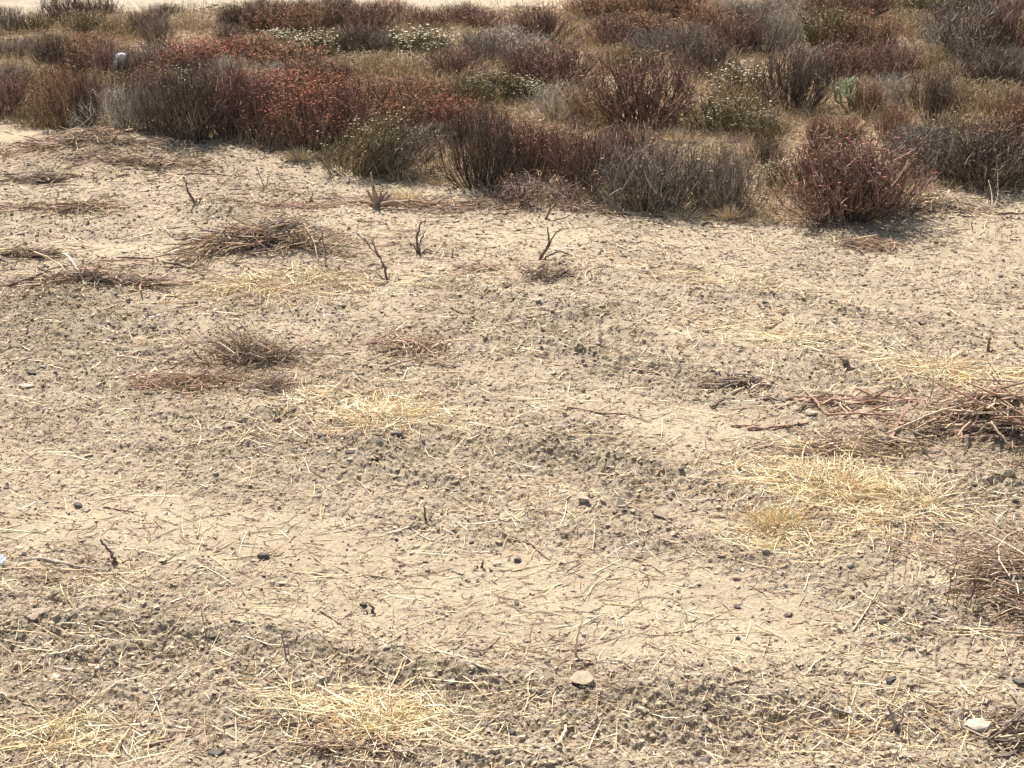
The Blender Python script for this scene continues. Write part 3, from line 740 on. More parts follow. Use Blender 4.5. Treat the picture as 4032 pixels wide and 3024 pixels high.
def stub(base, arms, r_mm, colour, label, name='dead_stub', cat='stub', group='dead stubs standing on the cleared field', taper=.4):
    """arms: lists of (dx_px, up_px, away_m) measured from the base, standing up out of the soil"""
    x, y, s = at(*base); z = hz(x, y)
    paths, rr = [], []
    for i, arm in enumerate(arms):
        r = r_mm / 1000 * (1.45 if i == 0 else 1.0)
        p = [(x, y, z - .03)] + [(x + dx / s, y + aw, z + up / s / .9) for dx, up, aw in arm]
        if len(p) == 2: p.insert(1, tuple((p[0][j] + p[1][j]) / 2 + (.01 if j < 2 else 0) for j in range(3)))
        paths.append(p); rr.append(r)
    me = branch_mesh(name, paths, rr, WOOD[colour], int(base[0]), taper=taper)
    o = obj(name, me, M_TWIG); recenter(o, (x, y, z)); tag(o, label, cat, group)
    return o
def brush_pile(px, py, rx, ry, hgt, n, palette, label, seed, big=(), lmin=.12, lmax=.5, r=.0028, flat=.12, name='brush_pile', bias=.6, group='heaps of cut brush on the cleared field'):
    x0, y0, s = at(px, py); z0 = hz(x0, y0); rs = np.random.RandomState(seed); n = int(n * .6); r = r * 1.5; palette = list(palette) + ['pale']
    RX = rx / s * 1.12; hgt *= .85; RY = abs(at(px, py - ry)[1] - at(px, py + ry)[1]) / 2 * .85
    cl = rs.uniform(-.85, .85, size=(9, 2)) * np.array([1, .7]); cl[0] = 0; ww = .3 + rs.rand(9); ww[0] = 2.0
    ci = rs.choice(9, size=n, p=ww / ww.sum())
    q = cl[ci] * .8 + rs.normal(size=(n, 2)) * (.16 + .34 * rs.rand(n, 1) ** 2 + .5 * (rs.rand(n, 1) < .1))
    x = x0 + q[:, 0] * RX; y = y0 + q[:, 1] * RY
    top = hgt * np.exp(-(q[:, 0] ** 2 + q[:, 1] ** 2) * 1.2) * (.75 + .5 * noise(x, y, 3, 1))
    zc = height(x, y) + top * rs.rand(n) ** .7 + .006
    L = lmin * (lmax / lmin) ** (rs.rand(n) ** 1.3)
    a = np.where(rs.rand(n) < bias, rs.normal(size=n) * .4, rs.rand(n) * math.pi)
    el = rs.normal(size=n) * flat * (1 + 1.2 * (top > hgt * .3)); el = np.where(rs.rand(n) < .05, el + rs.rand(n) * 1.0, el)
    K = 5; t = np.linspace(-.5, .5, K)[None]; cv = rs.normal(size=n)[:, None] * .16; cz = rs.rand(n)[:, None] * .12
    dx, dy = np.cos(a)[:, None], np.sin(a)[:, None]; LL = L[:, None]
    X = x[:, None] + LL * (t * dx - (4 * t * t - .5) * cv * dy); Y = y[:, None] + LL * (t * dy + (4 * t * t - .5) * cv * dx)
    Z = zc[:, None] + LL * t * np.sin(el)[:, None] - LL * 4 * t * t * cz * .5
    Z = np.maximum(Z, height(X.ravel(), Y.ravel()).reshape(X.shape) + .002)
    R = (r * (.6 + 1.7 * rs.rand(n) ** 2.5))[:, None] * np.array([[.7, 1, .95, .8, .5]])
    V, F = tubes(np.stack([X, Y, Z], -1) - np.array([x0, y0, z0]), R, 4, seed)
    cols = np.array([WOOD[c] if isinstance(c, str) else c for c in palette]); C = cols[rs.randint(len(cols), size=n)] * (1 + .2 * rs.normal(size=(n, 1)))
    root = empty(name, (x0, y0, z0))
    t_ = obj('twigs', raw_mesh('twigs', V, F, np.clip(rep(C, K * 4), .01, .9)), M_TWIG, root); t_['kind'] = 'stuff'
    for i, (pts, rmm, c) in enumerate(big):
        P = [tuple(np.array(g(a_, b_, h_)) - np.array([x0, y0, z0])) for a_, b_, h_ in pts]
        obj('branch', branch_mesh('branch', [P], [rmm / 1000], WOOD[c], seed + i, taper=.5), M_TWIG, root)
    tag(root, label, 'brush heap', group)
    return root

brush_pile(1085, 1035, 330, 62, .26, 900, ['brown', 'red', 'dark', 'brown', 'pale', 'grey'], 'largest brush heap of tangled red-brown twigs behind the golden straw, left of centre', 51,
  [([(690, 1082, .03), (851, 1040, .10), (980, 1010, .20), (1118, 1010, .18)], 9, 'red'), ([(760, 1085, .02), (850, 1060, .08), (930, 1010, .22)], 8, 'brown'),
   ([(740, 1100, .01), (800, 1095, .03), (860, 1050, .08)], 9, 'pale'), ([(1210, 1030, .16), (1245, 1070, .12), (1256, 1105, .01)], 8, 'pale'), ([(1287, 1115, .0), (1284, 1090, .10), (1275, 1075, .26)], 8, 'dark'),
   ([(1300, 1070, .05), (1370, 1035, .14), (1425, 1030, .08)], 8, 'red'), ([(1180, 1000, .15), (1060, 1010, .25), (990, 1050, .12)], 7, 'pale'), ([(1066, 1070, .05), (1072, 1055, .18), (1085, 1050, .28)], 4, 'white')], lmax=.6, r=.0035)
brush_pile(350, 1155, 330, 32, .10, 420, ['brown', 'dark', 'red', 'grey'], 'long low heap of dark twigs at left with two bleached branches across it', 52,
  [([(146, 1062, .12), (213, 1100, .14), (260, 1130, .10), (298, 1171, .01)], 8, 'pale'), ([(270, 1085, .14), (300, 1120, .12), (345, 1180, .01)], 10, 'white'),
   ([(40, 1165, .02), (134, 1145, .06), (250, 1115, .10), (340, 1105, .05)], 9, 'dark'), ([(310, 1120, .08), (370, 1145, .10), (388, 1172, .01)], 8, 'brown'), ([(395, 1085, .05), (560, 1080, .03), (660, 1090, .02)], 8, 'red')], lmax=.5)
brush_pile(330, 610, 370, 55, .18, 800, ['brown', 'red', 'dark', 'grey', 'pale'], 'wide heap of brown twigs against the shrubs at the upper left', 53,
  [([(457, 702, .01), (430, 680, .12), (418, 668, .24)], 9, 'dark'), ([(300, 640, .1), (390, 620, .2), (470, 640, .1)], 7, 'brown'), ([(700, 720, .01), (850, 715, .03), (975, 722, .01)], 8, 'dark')], lmax=.5, r=.003)
brush_pile(640, 690, 260, 22, .05, 260, ['red', 'brown', 'dark'], 'thin spread of reddish twigs trailing right from the upper left heap', 54, lmax=.5)
brush_pile(290, 850, 170, 26, .10, 220, ['brown', 'dark', 'red'], 'small dark brush heap at left between the upper left heap and the bleached branches', 55,
  [([(250, 880, .0), (228, 860, .12), (222, 840, .16)], 7, 'dark'), ([(330, 850, .06), (400, 870, .06), (455, 895, .01)], 9, 'brown'), ([(280, 945, .0), (240, 915, .1), (222, 890, .18)], 6, 'brown'), ([(285, 945, .0), (310, 915, .1), (330, 885, .2)], 6, 'grey')])
brush_pile(120, 1030, 190, 26, .08, 180, ['dark', (.24, .2, .12), 'brown'], 'low olive-brown tangle of twigs on the left edge above the bleached branches', 56,
  [([(0, 1040, .02), (60, 1043, .03), (115, 1045, .02)], 8, 'dark')])
brush_pile(180, 735, 200, 26, .08, 200, ['grey', 'brown', 'dark'], 'greyish twig tangle near the left edge under the upper left heap', 57)
brush_pile(3890, 1740, 250, 85, .26, 800, ['red', 'brown', 'dark', 'red', 'pale'], 'dark red-brown brush heap cut by the right edge, behind the golden straw', 58,
  [([(3484, 1765, .01), (3660, 1750, .10), (3843, 1755, .16), (3934, 1790, .12)], 9, 'pale'), ([(3375, 1697, .01), (3496, 1675, .06), (3585, 1655, .14)], 9, 'red'), ([(3153, 1600, .05), (3200, 1640, .04), (3253, 1682, .01)], 12, 'red'),
   ([(3253, 1682, .02), (3400, 1700, .03), (3560, 1720, .02)], 11, 'red'), ([(3240, 1625, .03), (3400, 1632, .03), (3500, 1625, .01)], 8, 'brown'), ([(3640, 1690, .0), (3655, 1655, .12), (3650, 1620, .25)], 7, 'dark'),
   ([(3700, 1640, .10), (3850, 1650, .15), (4040, 1640, .15)], 10, 'red'), ([(3880, 1800, .1), (3930, 1830, .06), (3990, 1850, .01)], 9, 'pale'), ([(3900, 1700, .2), (3990, 1760, .2), (4060, 1850, .05)], 9, 'brown'),
   ([(4030, 1640, .12), (4015, 1625, .22), (4010, 1610, .25)], 9, 'pale')], lmax=.7, r=.0032)
brush_pile(4000, 2330, 130, 190, .22, 620, ['brown', 'dark', 'red', 'pale', 'grey'], 'brush heap cut by the right edge, nearer the camera than the other right edge heap', 59,
  [([(3930, 2180, .10), (3990, 2210, .14), (4060, 2260, .08)], 7, 'brown'), ([(3440, 2190, .01), (3600, 2230, .03), (3780, 2290, .06), (4030, 2400, .03)], 4, 'brown'), ([(3790, 2260, .03), (3900, 2230, .09), (3990, 2190, .12)], 7, 'dark'),
   ([(3880, 2160, .12), (4032, 2270, .14)], 6, 'red')], lmax=.55, r=.0024)
brush_pile(4000, 2930, 110, 90, .12, 200, ['brown', 'dark', 'grey', 'pale'], 'small heap of broken sticks in the bottom right corner', 60,
  [([(3880, 2980, .02), (3960, 2930, .06), (4050, 2880, .08)], 8, 'dark'), ([(3830, 2960, .01), (3940, 2930, .05), (4040, 2905, .06)], 6, 'pale'), ([(3950, 2760, .05), (3990, 2830, .08), (4040, 2890, .04)], 6, 'grey')], lmax=.35, r=.0028)
brush_pile(1720, 822, 300, 30, .09, 420, ['brown', 'red', 'dark', 'pale'], 'band of brown twig debris right of the root stump below the shrubs', 61,
  [([(1500, 855, .03), (1650, 860, .04), (1780, 862, .01)], 8, 'brown')], lmax=.45)
brush_pile(985, 1425, 200, 55, .16, 480, ['dark', 'brown', 'brown', 'grey'], 'dark dead bush flattened on the field left of centre, long stems pointing left', 62,
  [([(940, 1455, .01), (850, 1445, .08), (760, 1425, .12), (655, 1385, .22)], 5, 'dark'), ([(940, 1450, .02), (850, 1430, .10), (780, 1400, .15), (727, 1355, .25)], 5, 'brown'), ([(650, 1446, .05), (760, 1455, .04), (900, 1460, .02)], 5, 'dark'),
   ([(945, 1450, .02), (930, 1420, .10), (900, 1390, .20)], 5, 'dark'), ([(1130, 1370, .08), (1200, 1385, .09), (1270, 1430, .02)], 5, 'red')], lmax=.38, r=.0022, bias=.3, flat=.35)
brush_pile(760, 1530, 230, 60, .05, 420, ['brown', 'red', (.3, .2, .13)], 'flat reddish litter of crushed twigs in front of the dark dead bush', 63, lmax=.25, r=.0018)
brush_pile(1080, 1560, 100, 35, .06, 160, ['grey', 'brown', (.36, .25, .22)], 'small mauve-grey twig clump in front of the dark dead bush', 64, lmax=.22, r=.0018, bias=.2, flat=.4)
brush_pile(1640, 1390, 150, 60, .05, 170, ['brown', 'red', 'pale'], 'loose scatter of brown sticks around the bleached splinter at the centre', 65,
  [([(1452, 1390, .01), (1573, 1340, .04), (1677, 1312, .02)], 6, 'red'), ([(1501, 1490, .01), (1616, 1462, .04), (1689, 1432, .02)], 9, 'brown'), ([(1586, 1385, .05), (1596, 1405, .03), (1607, 1435, .01)], 7, 'white'), ([(1689, 1454, .02), (1740, 1462, .03), (1792, 1490, .0)], 7, 'red')], lmax=.35)
brush_pile(3440, 975, 140, 36, .09, 300, ['pale', 'red', 'brown'], 'tan twig heap on the field below the foremost fan shrub', 66, lmax=.4)
brush_pile(3680, 835, 190, 35, .14, 420, ['brown', 'grey', 'dark', 'pale'], 'dead brush with pale roots between the foremost fan shrub and the right edge', 67,
  [([(3815, 750, .02), (3812, 735, .12), (3822, 710, .22)], 7, 'pale'), ([(3905, 820, .0), (3900, 805, .1), (3880, 790, .2)], 7, 'white'), ([(3915, 820, .0), (3925, 805, .1), (3915, 780, .25)], 7, 'pale')], lmax=.4)
brush_pile(2130, 1135, 130, 26, .09, 260, ['grey', 'brown', 'dark'], 'flattened grey twig mat around a row of thin upright weeds at the centre', 68, lmax=.22, r=.002, bias=.3, flat=.3)
brush_pile(1900, 1090, 90, 26, .06, 110, ['brown', 'red', 'pale'], 'small pinkish brush heap left of the grey twig mat', 69,
  [([(1850, 1068, .08), (1900, 1085, .06), (1985, 1115, .01)], 7, 'pale')], lmax=.3)
brush_pile(2890, 1560, 110, 26, .06, 130, ['brown', 'dark', 'grey'], 'small twig cluster right of centre, above the short curved dark stick', 70,
  [([(2950, 1590, .02), (2985, 1575, .04), (3030, 1572, .02)], 11, 'pale')], lmax=.3)
brush_pile(3330, 1810, 260, 40, .07, 330, ['brown', 'pale', 'dark', 'straw'], 'long tangle of thin stalks lying on the golden straw at right', 71,
  [([(2937, 1812, .01), (3053, 1790, .05), (3126, 1772, .06)], 5, 'brown'), ([(3200, 1760, .06), (3330, 1850, .04), (3420, 1900, .01)], 5, 'pale')], lmax=.55, r=.0018)
brush_pile(1180, 835, 300, 20, .03, 220, ['red', 'brown'], 'thin scatter of reddish twigs right of the grey soil mound', 72, lmax=.4)
brush_pile(905, 848, 70, 10, .05, 80, ['dark', 'brown'], 'dark clot of twigs on top of the grey soil mound', 73, lmax=.2)
brush_pile(2330, 845, 230, 18, .05, 200, ['brown', 'red', 'grey'], 'brown twig litter along the foot of the large grey fan shrub', 74, lmax=.35)
brush_pile(1360, 2975, 180, 45, .05, 130, ['brown', 'dark', 'pale'], 'loose dark twigs on the straw at the bottom edge left of centre', 75,
  [([(1467, 2990, .01), (1590, 2984, .01)], 6, 'dark'), ([(1280, 2880, .05), (1340, 2960, .02), (1380, 3010, .01)], 5, 'brown')], lmax=.3, r=.002)
brush_pile(3350, 1640, 180, 30, .05, 150, ['red', 'brown'], 'bundle of straight reddish sticks left of the right edge heap', 76, lmax=.6, r=.004, bias=.95, flat=.04)

# stumps and stubs
stub((1489, 842), [[(-5, 40, 0), (-14, 70, 0)], [(20, 35, .02), (40, 55, .02)], [(-22, 25, 0), (-40, 62, .02)], [(30, 20, -.05), (80, 26, -.05), (130, 6, -.08)], [(10, 45, .05), (22, 60, .05)],
                   [(-30, 12, .02), (-62, 18, .03)], [(45, 40, .0), (60, 50, 0)], [(-16, 55, .03), (-22, 122, .03)], [(60, 10, .05), (140, 20, .05), (190, 4, .05)], [(-8, 20, -.08), (-16, 50, -.06)]], 30, 'brown', 'splintered root stump with reddish torn wood below the shrubs', name='root_stump', cat='stump', taper=.3, group=None)
stub((785, 883), [[(-26, 34, 0), (-40, 62, .02), (-38, 84, .02)], [(14, 14, 0), (20, 22, 0)]], 11, 'dark', 'dark bent stub with a kink standing on the grey soil mound')
stub((1047, 765), [[(-16, 34, 0), (-30, 66, .02)], [(14, 34, 0), (28, 60, .02)], [(-24, 10, 0), (-34, 22, 0)]], 7, 'grey', 'three-pronged grey stub below the shrubs, left of the root stump')
stub((1213, 820), [[(16, 20, 0), (25, 46, 0)], [(-10, 12, 0), (-16, 18, 0)]], 7, 'dark', 'small dark prong two stubs left of the root stump')
stub((1148, 812), [[(6, 24, 0), (14, 56, 0)]], 4, 'brown', 'thin upright twig between the three-pronged stub and the small dark prong')
stub((2142, 892), [[(16, 24, 0), (42, 52, .02), (50, 72, .02)], [(40, 2, -.03), (80, 8, -.02), (110, 22, 0)]], 10, 'dark', 'forked stub with a low curved root reaching right, under the large grey fan shrub')
stub((1650, 1026), [[(-6, 50, 0), (0, 85, .02), (16, 116, .03)], [(-14, 20, 0), (-18, 40, 0)], [(25, 12, 0), (50, 2, 0)], [(4, 40, 0), (22, 72, .02), (30, 84, .02)], [(30, 18, .02), (58, 6, .03)]], 12, 'dark', 'tall curved stub with a dark knotted foot, above centre')
stub((1528, 1130), [[(-8, 36, 0), (-28, 80, .02), (-58, 138, .04)], [(-22, 6, 0), (-48, 30, .02)], [(6, 10, 0), (9, 24, 0)], [(-20, 70, .02), (-70, 120, .05), (-120, 170, .06)]], 9, 'dark', 'slanting stub with long thin fork leaning left, beside the right end of the largest heap')
stub((2120, 1054), [[(22, 34, 0), (44, 62, .02), (36, 118, .03)], [(46, 112, .04), (86, 116, .05), (122, 112, .05)][0:0] or [(40, 16, 0), (84, 30, .02), (130, 14, .03)], [(44, 58, .02), (70, 108, .03), (118, 112, .03)]], 11, 'dark', 'zigzag dead stub with a root stretching right, above centre right')
stub((1784, 1036), [[(-2, 16, 0), (1, 38, 0)], [(-34, -4, -.06), (-70, -6, -.14)]], 9, 'grey', 'short forked stub between the tall curved one and the zigzag one')
stub((3888, 1410), [[(-3, 20, 0), (-4, 52, 0)], [(12, 8, 0), (30, 2, 0)]], 12, 'dark', 'short dark stub alone in the straw near the right edge')
stub((466, 2232), [[(-16, 32, 0), (-34, 62, .01), (-62, 92, .02)], [(-20, 10, 0), (-46, 8, 0)], [(20, 6, 0), (50, 18, 0)]], 9, 'dark', 'black curved stub rising above the long grey stick at left')
stub((2272, 2585), [[(-6, 44, 0), (4, 90, .01), (18, 140, .02)], [(-14, 26, 0), (-26, 36, 0)]], 5, 'pale', 'thin pale upright stalk in the smooth soil, lower centre')
stub((3528, 2886), [[(-18, 40, 0), (-42, 94, .01)], [(16, 50, 0), (32, 110, .02)]], 9, 'grey', 'pale grey V-shaped fork standing near the bottom right')
stub((1680, 2062), [[(-4, 26, 0), (-8, 60, .01)], [(14, 10, 0), (26, 32, 0)], [(-16, 2, 0), (-34, 6, 0)]], 6, 'dark', 'small dark branching twig standing in the middle of the field')
stub((1460, 2410), [[(8, 18, 0), (-6, 34, 0)], [(14, -4, -.03), (24, -10, -.06)], [(-14, 8, 0), (-30, 6, 0)]], 8, 'dark', 'small black knot of wood sticking out of the soil, lower left of centre')
stub((1893, 2236), [[(6, 16, 0), (8, 30, 0)], [(-14, 2, 0), (-24, 6, 0)]], 8, 'dark', 'tiny black stub left of the round dark hole-side clod')
stub((3835, 905), [[(-20, -2, 0), (-38, 2, 0)], [(-16, 28, 0), (0, 44, .01)]], 8, 'brown', 'leaning brown stub near the right edge below the dead brush')
stub((815, 2515), [[(-8, 60, 0), (-14, 110, .01)], [(6, 30, 0), (2, 74, .01)]], 3, 'brown', 'pair of thin brown sprigs beside the dark flake at lower left')
stub((1135, 2600), [[(-14, 30, 0), (-20, 88, .01)], [(4, 30, 0), (0, 66, 0)]], 5, 'grey', 'leaning grey sprig right of the dark flake, lower left')

# loose sticks
for a in [
 ([(151, 2231), (290, 2253), (432, 2268)], 10, 'grey', 'long grey stick lying under the black curved stub'),
 ([(559, 2951), (772, 2920), (926, 2883), (1099, 2867)], 7, 'brown', 'longest brown stick, lying slantwise near the bottom left'),
 ([(556, 2454), (679, 2463), (852, 2428), (1012, 2425), (1210, 2475)], 4, 'brown', 'thin wavy twig arching over the smooth soil at lower left'),
 ([(373, 2475), (460, 2468), (549, 2463)], 5, 'white', 'bleached white stick at lower left'),
 ([(1259, 2407), (1300, 2432), (1344, 2463)], 7, 'brown', 'short brown stick right of the thin wavy twig'),
 ([(1832, 2630), (1881, 2660), (1968, 2676)], 8, 'grey', 'grey stick lying left of the long flat stone near the bottom'),
 ([(1968, 2680), (2000, 2700), (2040, 2725)], 6, 'brown', 'short twig end-on to the grey stick left of the long flat stone'),
 ([(1529, 2562), (1560, 2530), (1600, 2497)], 6, 'brown', 'short brown stick pointing up right, lower centre left'),
 ([(1508, 2585), (1570, 2578), (1628, 2580)], 4, 'dark', 'thin dark twig just below the short brown stick pointing up right'),
 ([(1900, 2574), (1930, 2560), (1970, 2505)], 5, 'brown', 'thin curved stick above the grey one, lower centre'),
 ([(1634, 2803), (1622, 2895), (1572, 2988)], 15, 'pale', 'thick pale weathered stick pointing at the camera on the bottom straw'),
 ([(2227, 2877), (2214, 2932), (2177, 2994)], 11, 'pale', 'stout tan stick pointing at the camera, bottom centre'),
 ([(2492, 2210), (2550, 2235), (2616, 2272)], 7, 'brown', 'tapered brown stick right of centre on the smooth soil'),
 ([(2085, 2154), (2120, 2190), (2165, 2222)], 7, 'brown', 'short stick slanting down right, just below the centre of the field'),
 ([(2394, 2608), (2455, 2623), (2505, 2667)], 4, 'brown', 'curved hook-like twig lower right of centre'),
 ([(2210, 2567), (2260, 2567), (2315, 2567)], 6, 'brown', 'straight stick at the foot of the thin pale upright stalk'),
 ([(244, 2753), (320, 2790), (401, 2815)], 6, 'brown', 'tan-brown twig lying below the grey churned patch at bottom left'),
 ([(3355, 2519), (3416, 2420), (3460, 2336)], 6, 'pale', 'long tan stick pointing away from the camera at lower right'),
 ([(3447, 2426), (3530, 2470), (3608, 2525)], 4, 'pale', 'pale straight stalk crossing right of the long tan stick'),
 ([(3151, 2846), (3210, 2880), (3275, 2911)], 8, 'brown', 'brown stick near the bottom, left of the V-shaped fork'),
 ([(3281, 2803), (3350, 2820), (3429, 2850)], 8, 'grey', 'grey-brown stick pointing at the V-shaped fork from the left'),
 ([(2867, 2732), (2915, 2718), (2975, 2716)], 9, 'brown', 'knobbly brown stick in the lower right, on grey soil'),
 ([(3181, 2682), (3230, 2674), (3265, 2668)], 7, 'brown', 'short stick with a forked end right of the knobbly one'),
 ([(3781, 2519), (3900, 2515), (4040, 2522)], 6, 'straw', 'long bright straw stalk running off the right edge, upper of two'),
 ([(3760, 2545), (3900, 2532), (4040, 2534)], 5, 'straw', 'long bright straw stalk running off the right edge, lower of two'),
 ([(2940, 1717), (3053, 1712), (3180, 1707)], 13, 'red', 'thickest red-brown stick lying left of the right edge heap'),
 ([(2876, 1704), (2935, 1700), (2992, 1698)], 9, 'red', 'shorter red stick behind the thickest red-brown one'),
 ([(2800, 1638), (2840, 1614), (2889, 1610)], 8, 'dark', 'short curved dark stick right of centre'),
 ([(3000, 1618), (3035, 1622), (3050, 1638)], 8, 'dark', 'hooked dark stick right of the short curved one'),
 ([(3186, 1440), (3270, 1452), (3356, 1464)], 7, 'brown', 'dark-ended brown stick in the tracked straw at upper right'),
 ([(2236, 1636), (2370, 1660), (2455, 1657), (2564, 1691)], 8, 'brown', 'long brown stick with a bend in the middle of the photo'),
 ([(2473, 1496), (2576, 1520), (2675, 1555)], 10, 'brown', 'split brown stick on smooth tan soil right of centre'),
 ([(1774, 1256), (1817, 1272), (1877, 1277)], 8, 'brown', 'short curved stick at centre with dark right tip'),
 ([(2078, 1420), (2120, 1444), (2184, 1450)], 7, 'brown', 'crooked forked stick at centre right of the bleached splinter'),
 ([(1409, 907), (1460, 905), (1513, 904)], 9, 'red', 'straight red-brown stick below the root stump'),
 ([(1081, 1670), (1155, 1643), (1229, 1613)], 8, 'dark', 'dark forked stick left of centre, below the dark dead bush'),
 ([(862, 1707), (950, 1672), (1024, 1640)], 6, 'straw', 'long bright stalk left of the dark forked stick'),
 ([(690, 973), (755, 980), (820, 982)], 7, 'brown', 'brown stick lying left of the largest heap on bare soil'),
 ([(480, 922), (515, 920), (548, 927)], 7, 'brown', 'short brown stick on bare soil near the small dark heap at left'),
 ([(3940, 846), (3985, 842), (4040, 846)], 14, 'dark', 'thick dark branch running off the right edge near the shrubs'),
 ([(3960, 862), (4000, 866), (4040, 900)], 9, 'dark', 'thin forked branch under the thick dark one at the right edge'),
 ([(2763, 891), (2780, 886), (2803, 885)], 13, 'dark', 'stubby dark piece of wood below the bright straw tuft'),
 ([(2340, 1195), (2400, 1205), (2450, 1215)], 6, 'brown', 'thin curved twig right of the grey twig mat'),
 ([(2430, 1205), (2490, 1192), (2555, 1196)], 7, 'pale', 'tan twig with a dark hollow under it, right of the grey twig mat'),
 ([(318, 1414), (430, 1400), (600, 1380)], 5, 'brown', 'thin straight twig lying left of the dark dead bush'),
 ([(1425, 2262), (1540, 2272), (1568, 2285), (1600, 2318)], 4, 'brown', 'angled thin twig at the left part of the smooth soil'),
 ([(2000, 2140), (2060, 2150), (2110, 2170)], 5, 'brown', 'small twig above the short stick slanting down right'),
 ([(1370, 2255), (1345, 2240), (1300, 2225)], 4, 'brown', 'faint little twig left of the angled thin twig'),
 ([(2020, 2255), (2110, 2240), (2190, 2232)], 4, 'straw', 'bright straight stalk below the tiny black stub'),
 ([(2380, 2387), (2460, 2392), (2545, 2397)], 4, 'straw', 'bright straight stalk on the smooth soil right of centre, low'),
 ([(640, 2105), (600, 2060), (700, 2092)], 4, 'brown', 'small bent twig in the left part of the smooth soil'),
 ([(410, 2020), (500, 2035), (530, 2045)], 7, 'dark', 'dark splinter at the left above the black curved stub'),
 ([(3530, 2440), (3560, 2400), (3580, 2370)], 4, 'brown', 'small upright twig by the thin upright weeds at lower right'),
 ([(3380, 2300), (3420, 2296), (3480, 2290)], 3, 'dark', 'very thin dark straight stalk left of the upright weeds'),
 ([(3785, 2740), (3810, 2790), (3830, 2800)], 10, 'pale', 'stubby tan stick near the right edge above the pale flat rock'),
]: stick(*a)

# thin weeds still standing
def weed(px, py, stems, label, colour=(.20, .145, .10), r=.0018, tip=None):
    x0, y0, s = at(px, py); z0 = hz(x0, y0); rs = np.random.RandomState(px); P = []
    for dx, up, lean in stems:
        b = np.array([dx / s, rs.normal() * .03, -.02]); e = b + np.array([lean / s, rs.normal() * .03, up / s / .9 + .02])
        t = np.linspace(0, 1, 7)[:, None]; q = b + (e - b) * t; q[1:] += rs.normal(size=(6, 3)) * .004; P.append(q)
        for j in range(3):
            i = rs.randint(2, 6); f = q[i] + np.array([rs.normal() * .03, rs.normal() * .02, .03 + .03 * rs.rand()]); P.append(q[i] + (f - q[i]) * t)
    P = np.array(P); R = np.tile(np.linspace(r, r * .6, 7), (len(P), 1)); R[[i for i in range(len(P)) if i % 4]] *= .6
    V, F = tubes(P, R, 4, px)
    C = np.array(colour)[None] * (1 + .15 * rs.normal(size=(len(P), 1)))
    root = empty('dry_weed', (x0, y0, z0))
    obj('stems', raw_mesh('stems', V, F, np.clip(rep(C, 28), .01, .9)), M_TWIG, root)
    V, F, C = blobs(rs, P[:, -1], .005, .006, tip or [(.3, .2, .12), (.4, .3, .18)])
    sh = obj('seed_heads', raw_mesh('seed_heads', V, F, C), M_HEAD, root); sh['kind'] = 'stuff'
    tag(root, label, 'weed', 'dry weeds standing on the cleared field')
weed(2180, 1128, [(-100, 70, 5), (-40, 80, 0), (-22, 74, 0), (2, 88, 2), (10, 60, 0), (30, 70, 20), (50, 60, 4)], 'row of thin upright weeds rising from the grey twig mat at centre')
weed(3790, 2430, [(-64, 220, 6), (-48, 120, 0), (-30, 70, 0), (0, 200, 30), (20, 160, 0), (36, 90, 2), (50, 60, 0)], 'group of blackish upright weeds in front of the near right edge heap', (.13, .09, .07), .0026)
weed(3510, 2320, [(0, 260, -10), (40, 280, 6), (-20, 160, -8)], 'tall thin dark weed stems rising through the golden straw at right', (.17, .12, .08), .0016)
weed(3240, 2290, [(-20, 130, 0), (10, 90, 10), (-200, 60, 0)], 'thin weeds at the near rim of the golden straw, right', (.3, .2, .12), .0015)
weed(1990, 1127, [(0, 112, -25)], 'single bleached straw stalk leaning left beside the small pinkish heap', (.8, .7, .48), .003)
weed(200, 1375, [(0, 90, -15), (60, 70, -10), (-30, 60, -5)], 'faint thin weeds near the left edge, level with the dark dead bush', (.36, .27, .18), .0016)
weed(1420, 2620, [(-30, 150, 0), (20, 170, 2), (-60, 60, 6), (60, 70, -10)], 'pair of hair-thin upright weeds in the lower left', (.35, .26, .17), .0014)
weed(3470, 1700, [(0, 90, 6), (-40, 60, -4)], 'thin twigs poking up behind the bundle of straight reddish sticks', (.2, .14, .1), .002)
weed(3430, 1860, [(-80, 110, -6), (-40, 120, 4), (60, 100, 0), (-140, 80, 4), (120, 90, 6), (180, 60, 2)], 'spiky dry stalks standing in the long tangle at right', (.34, .24, .14), .0018)
weed(3990, 2215, [(10, 120, 6), (-30, 160, -6)], 'pale upright stalks in the near right edge heap', (.6, .5, .36), .002)
weed(370, 2960, [(0, 200, 0), (-60, 150, -20), (90, 80, 6)], 'bright upright straw stalks in the bottom left straw', (.75, .6, .36), .0016)
weed(3920, 960, [(0, 80, -6), (30, 70, -10), (60, 70, -2)], 'leaning grey weeds below the leaning brown stub at the right', (.3, .24, .18), .002)
weed(2090, 2125, [(0, 150, 60), (-20, 40, -10)], 'slanting bright straw near the middle of the field', (.8, .66, .42), .0018)
weed(4010, 1700, [(0, 160, 4), (-20, 90, -12)], 'dark upright twig in the right edge heap behind the golden straw', (.16, .11, .08), .003)

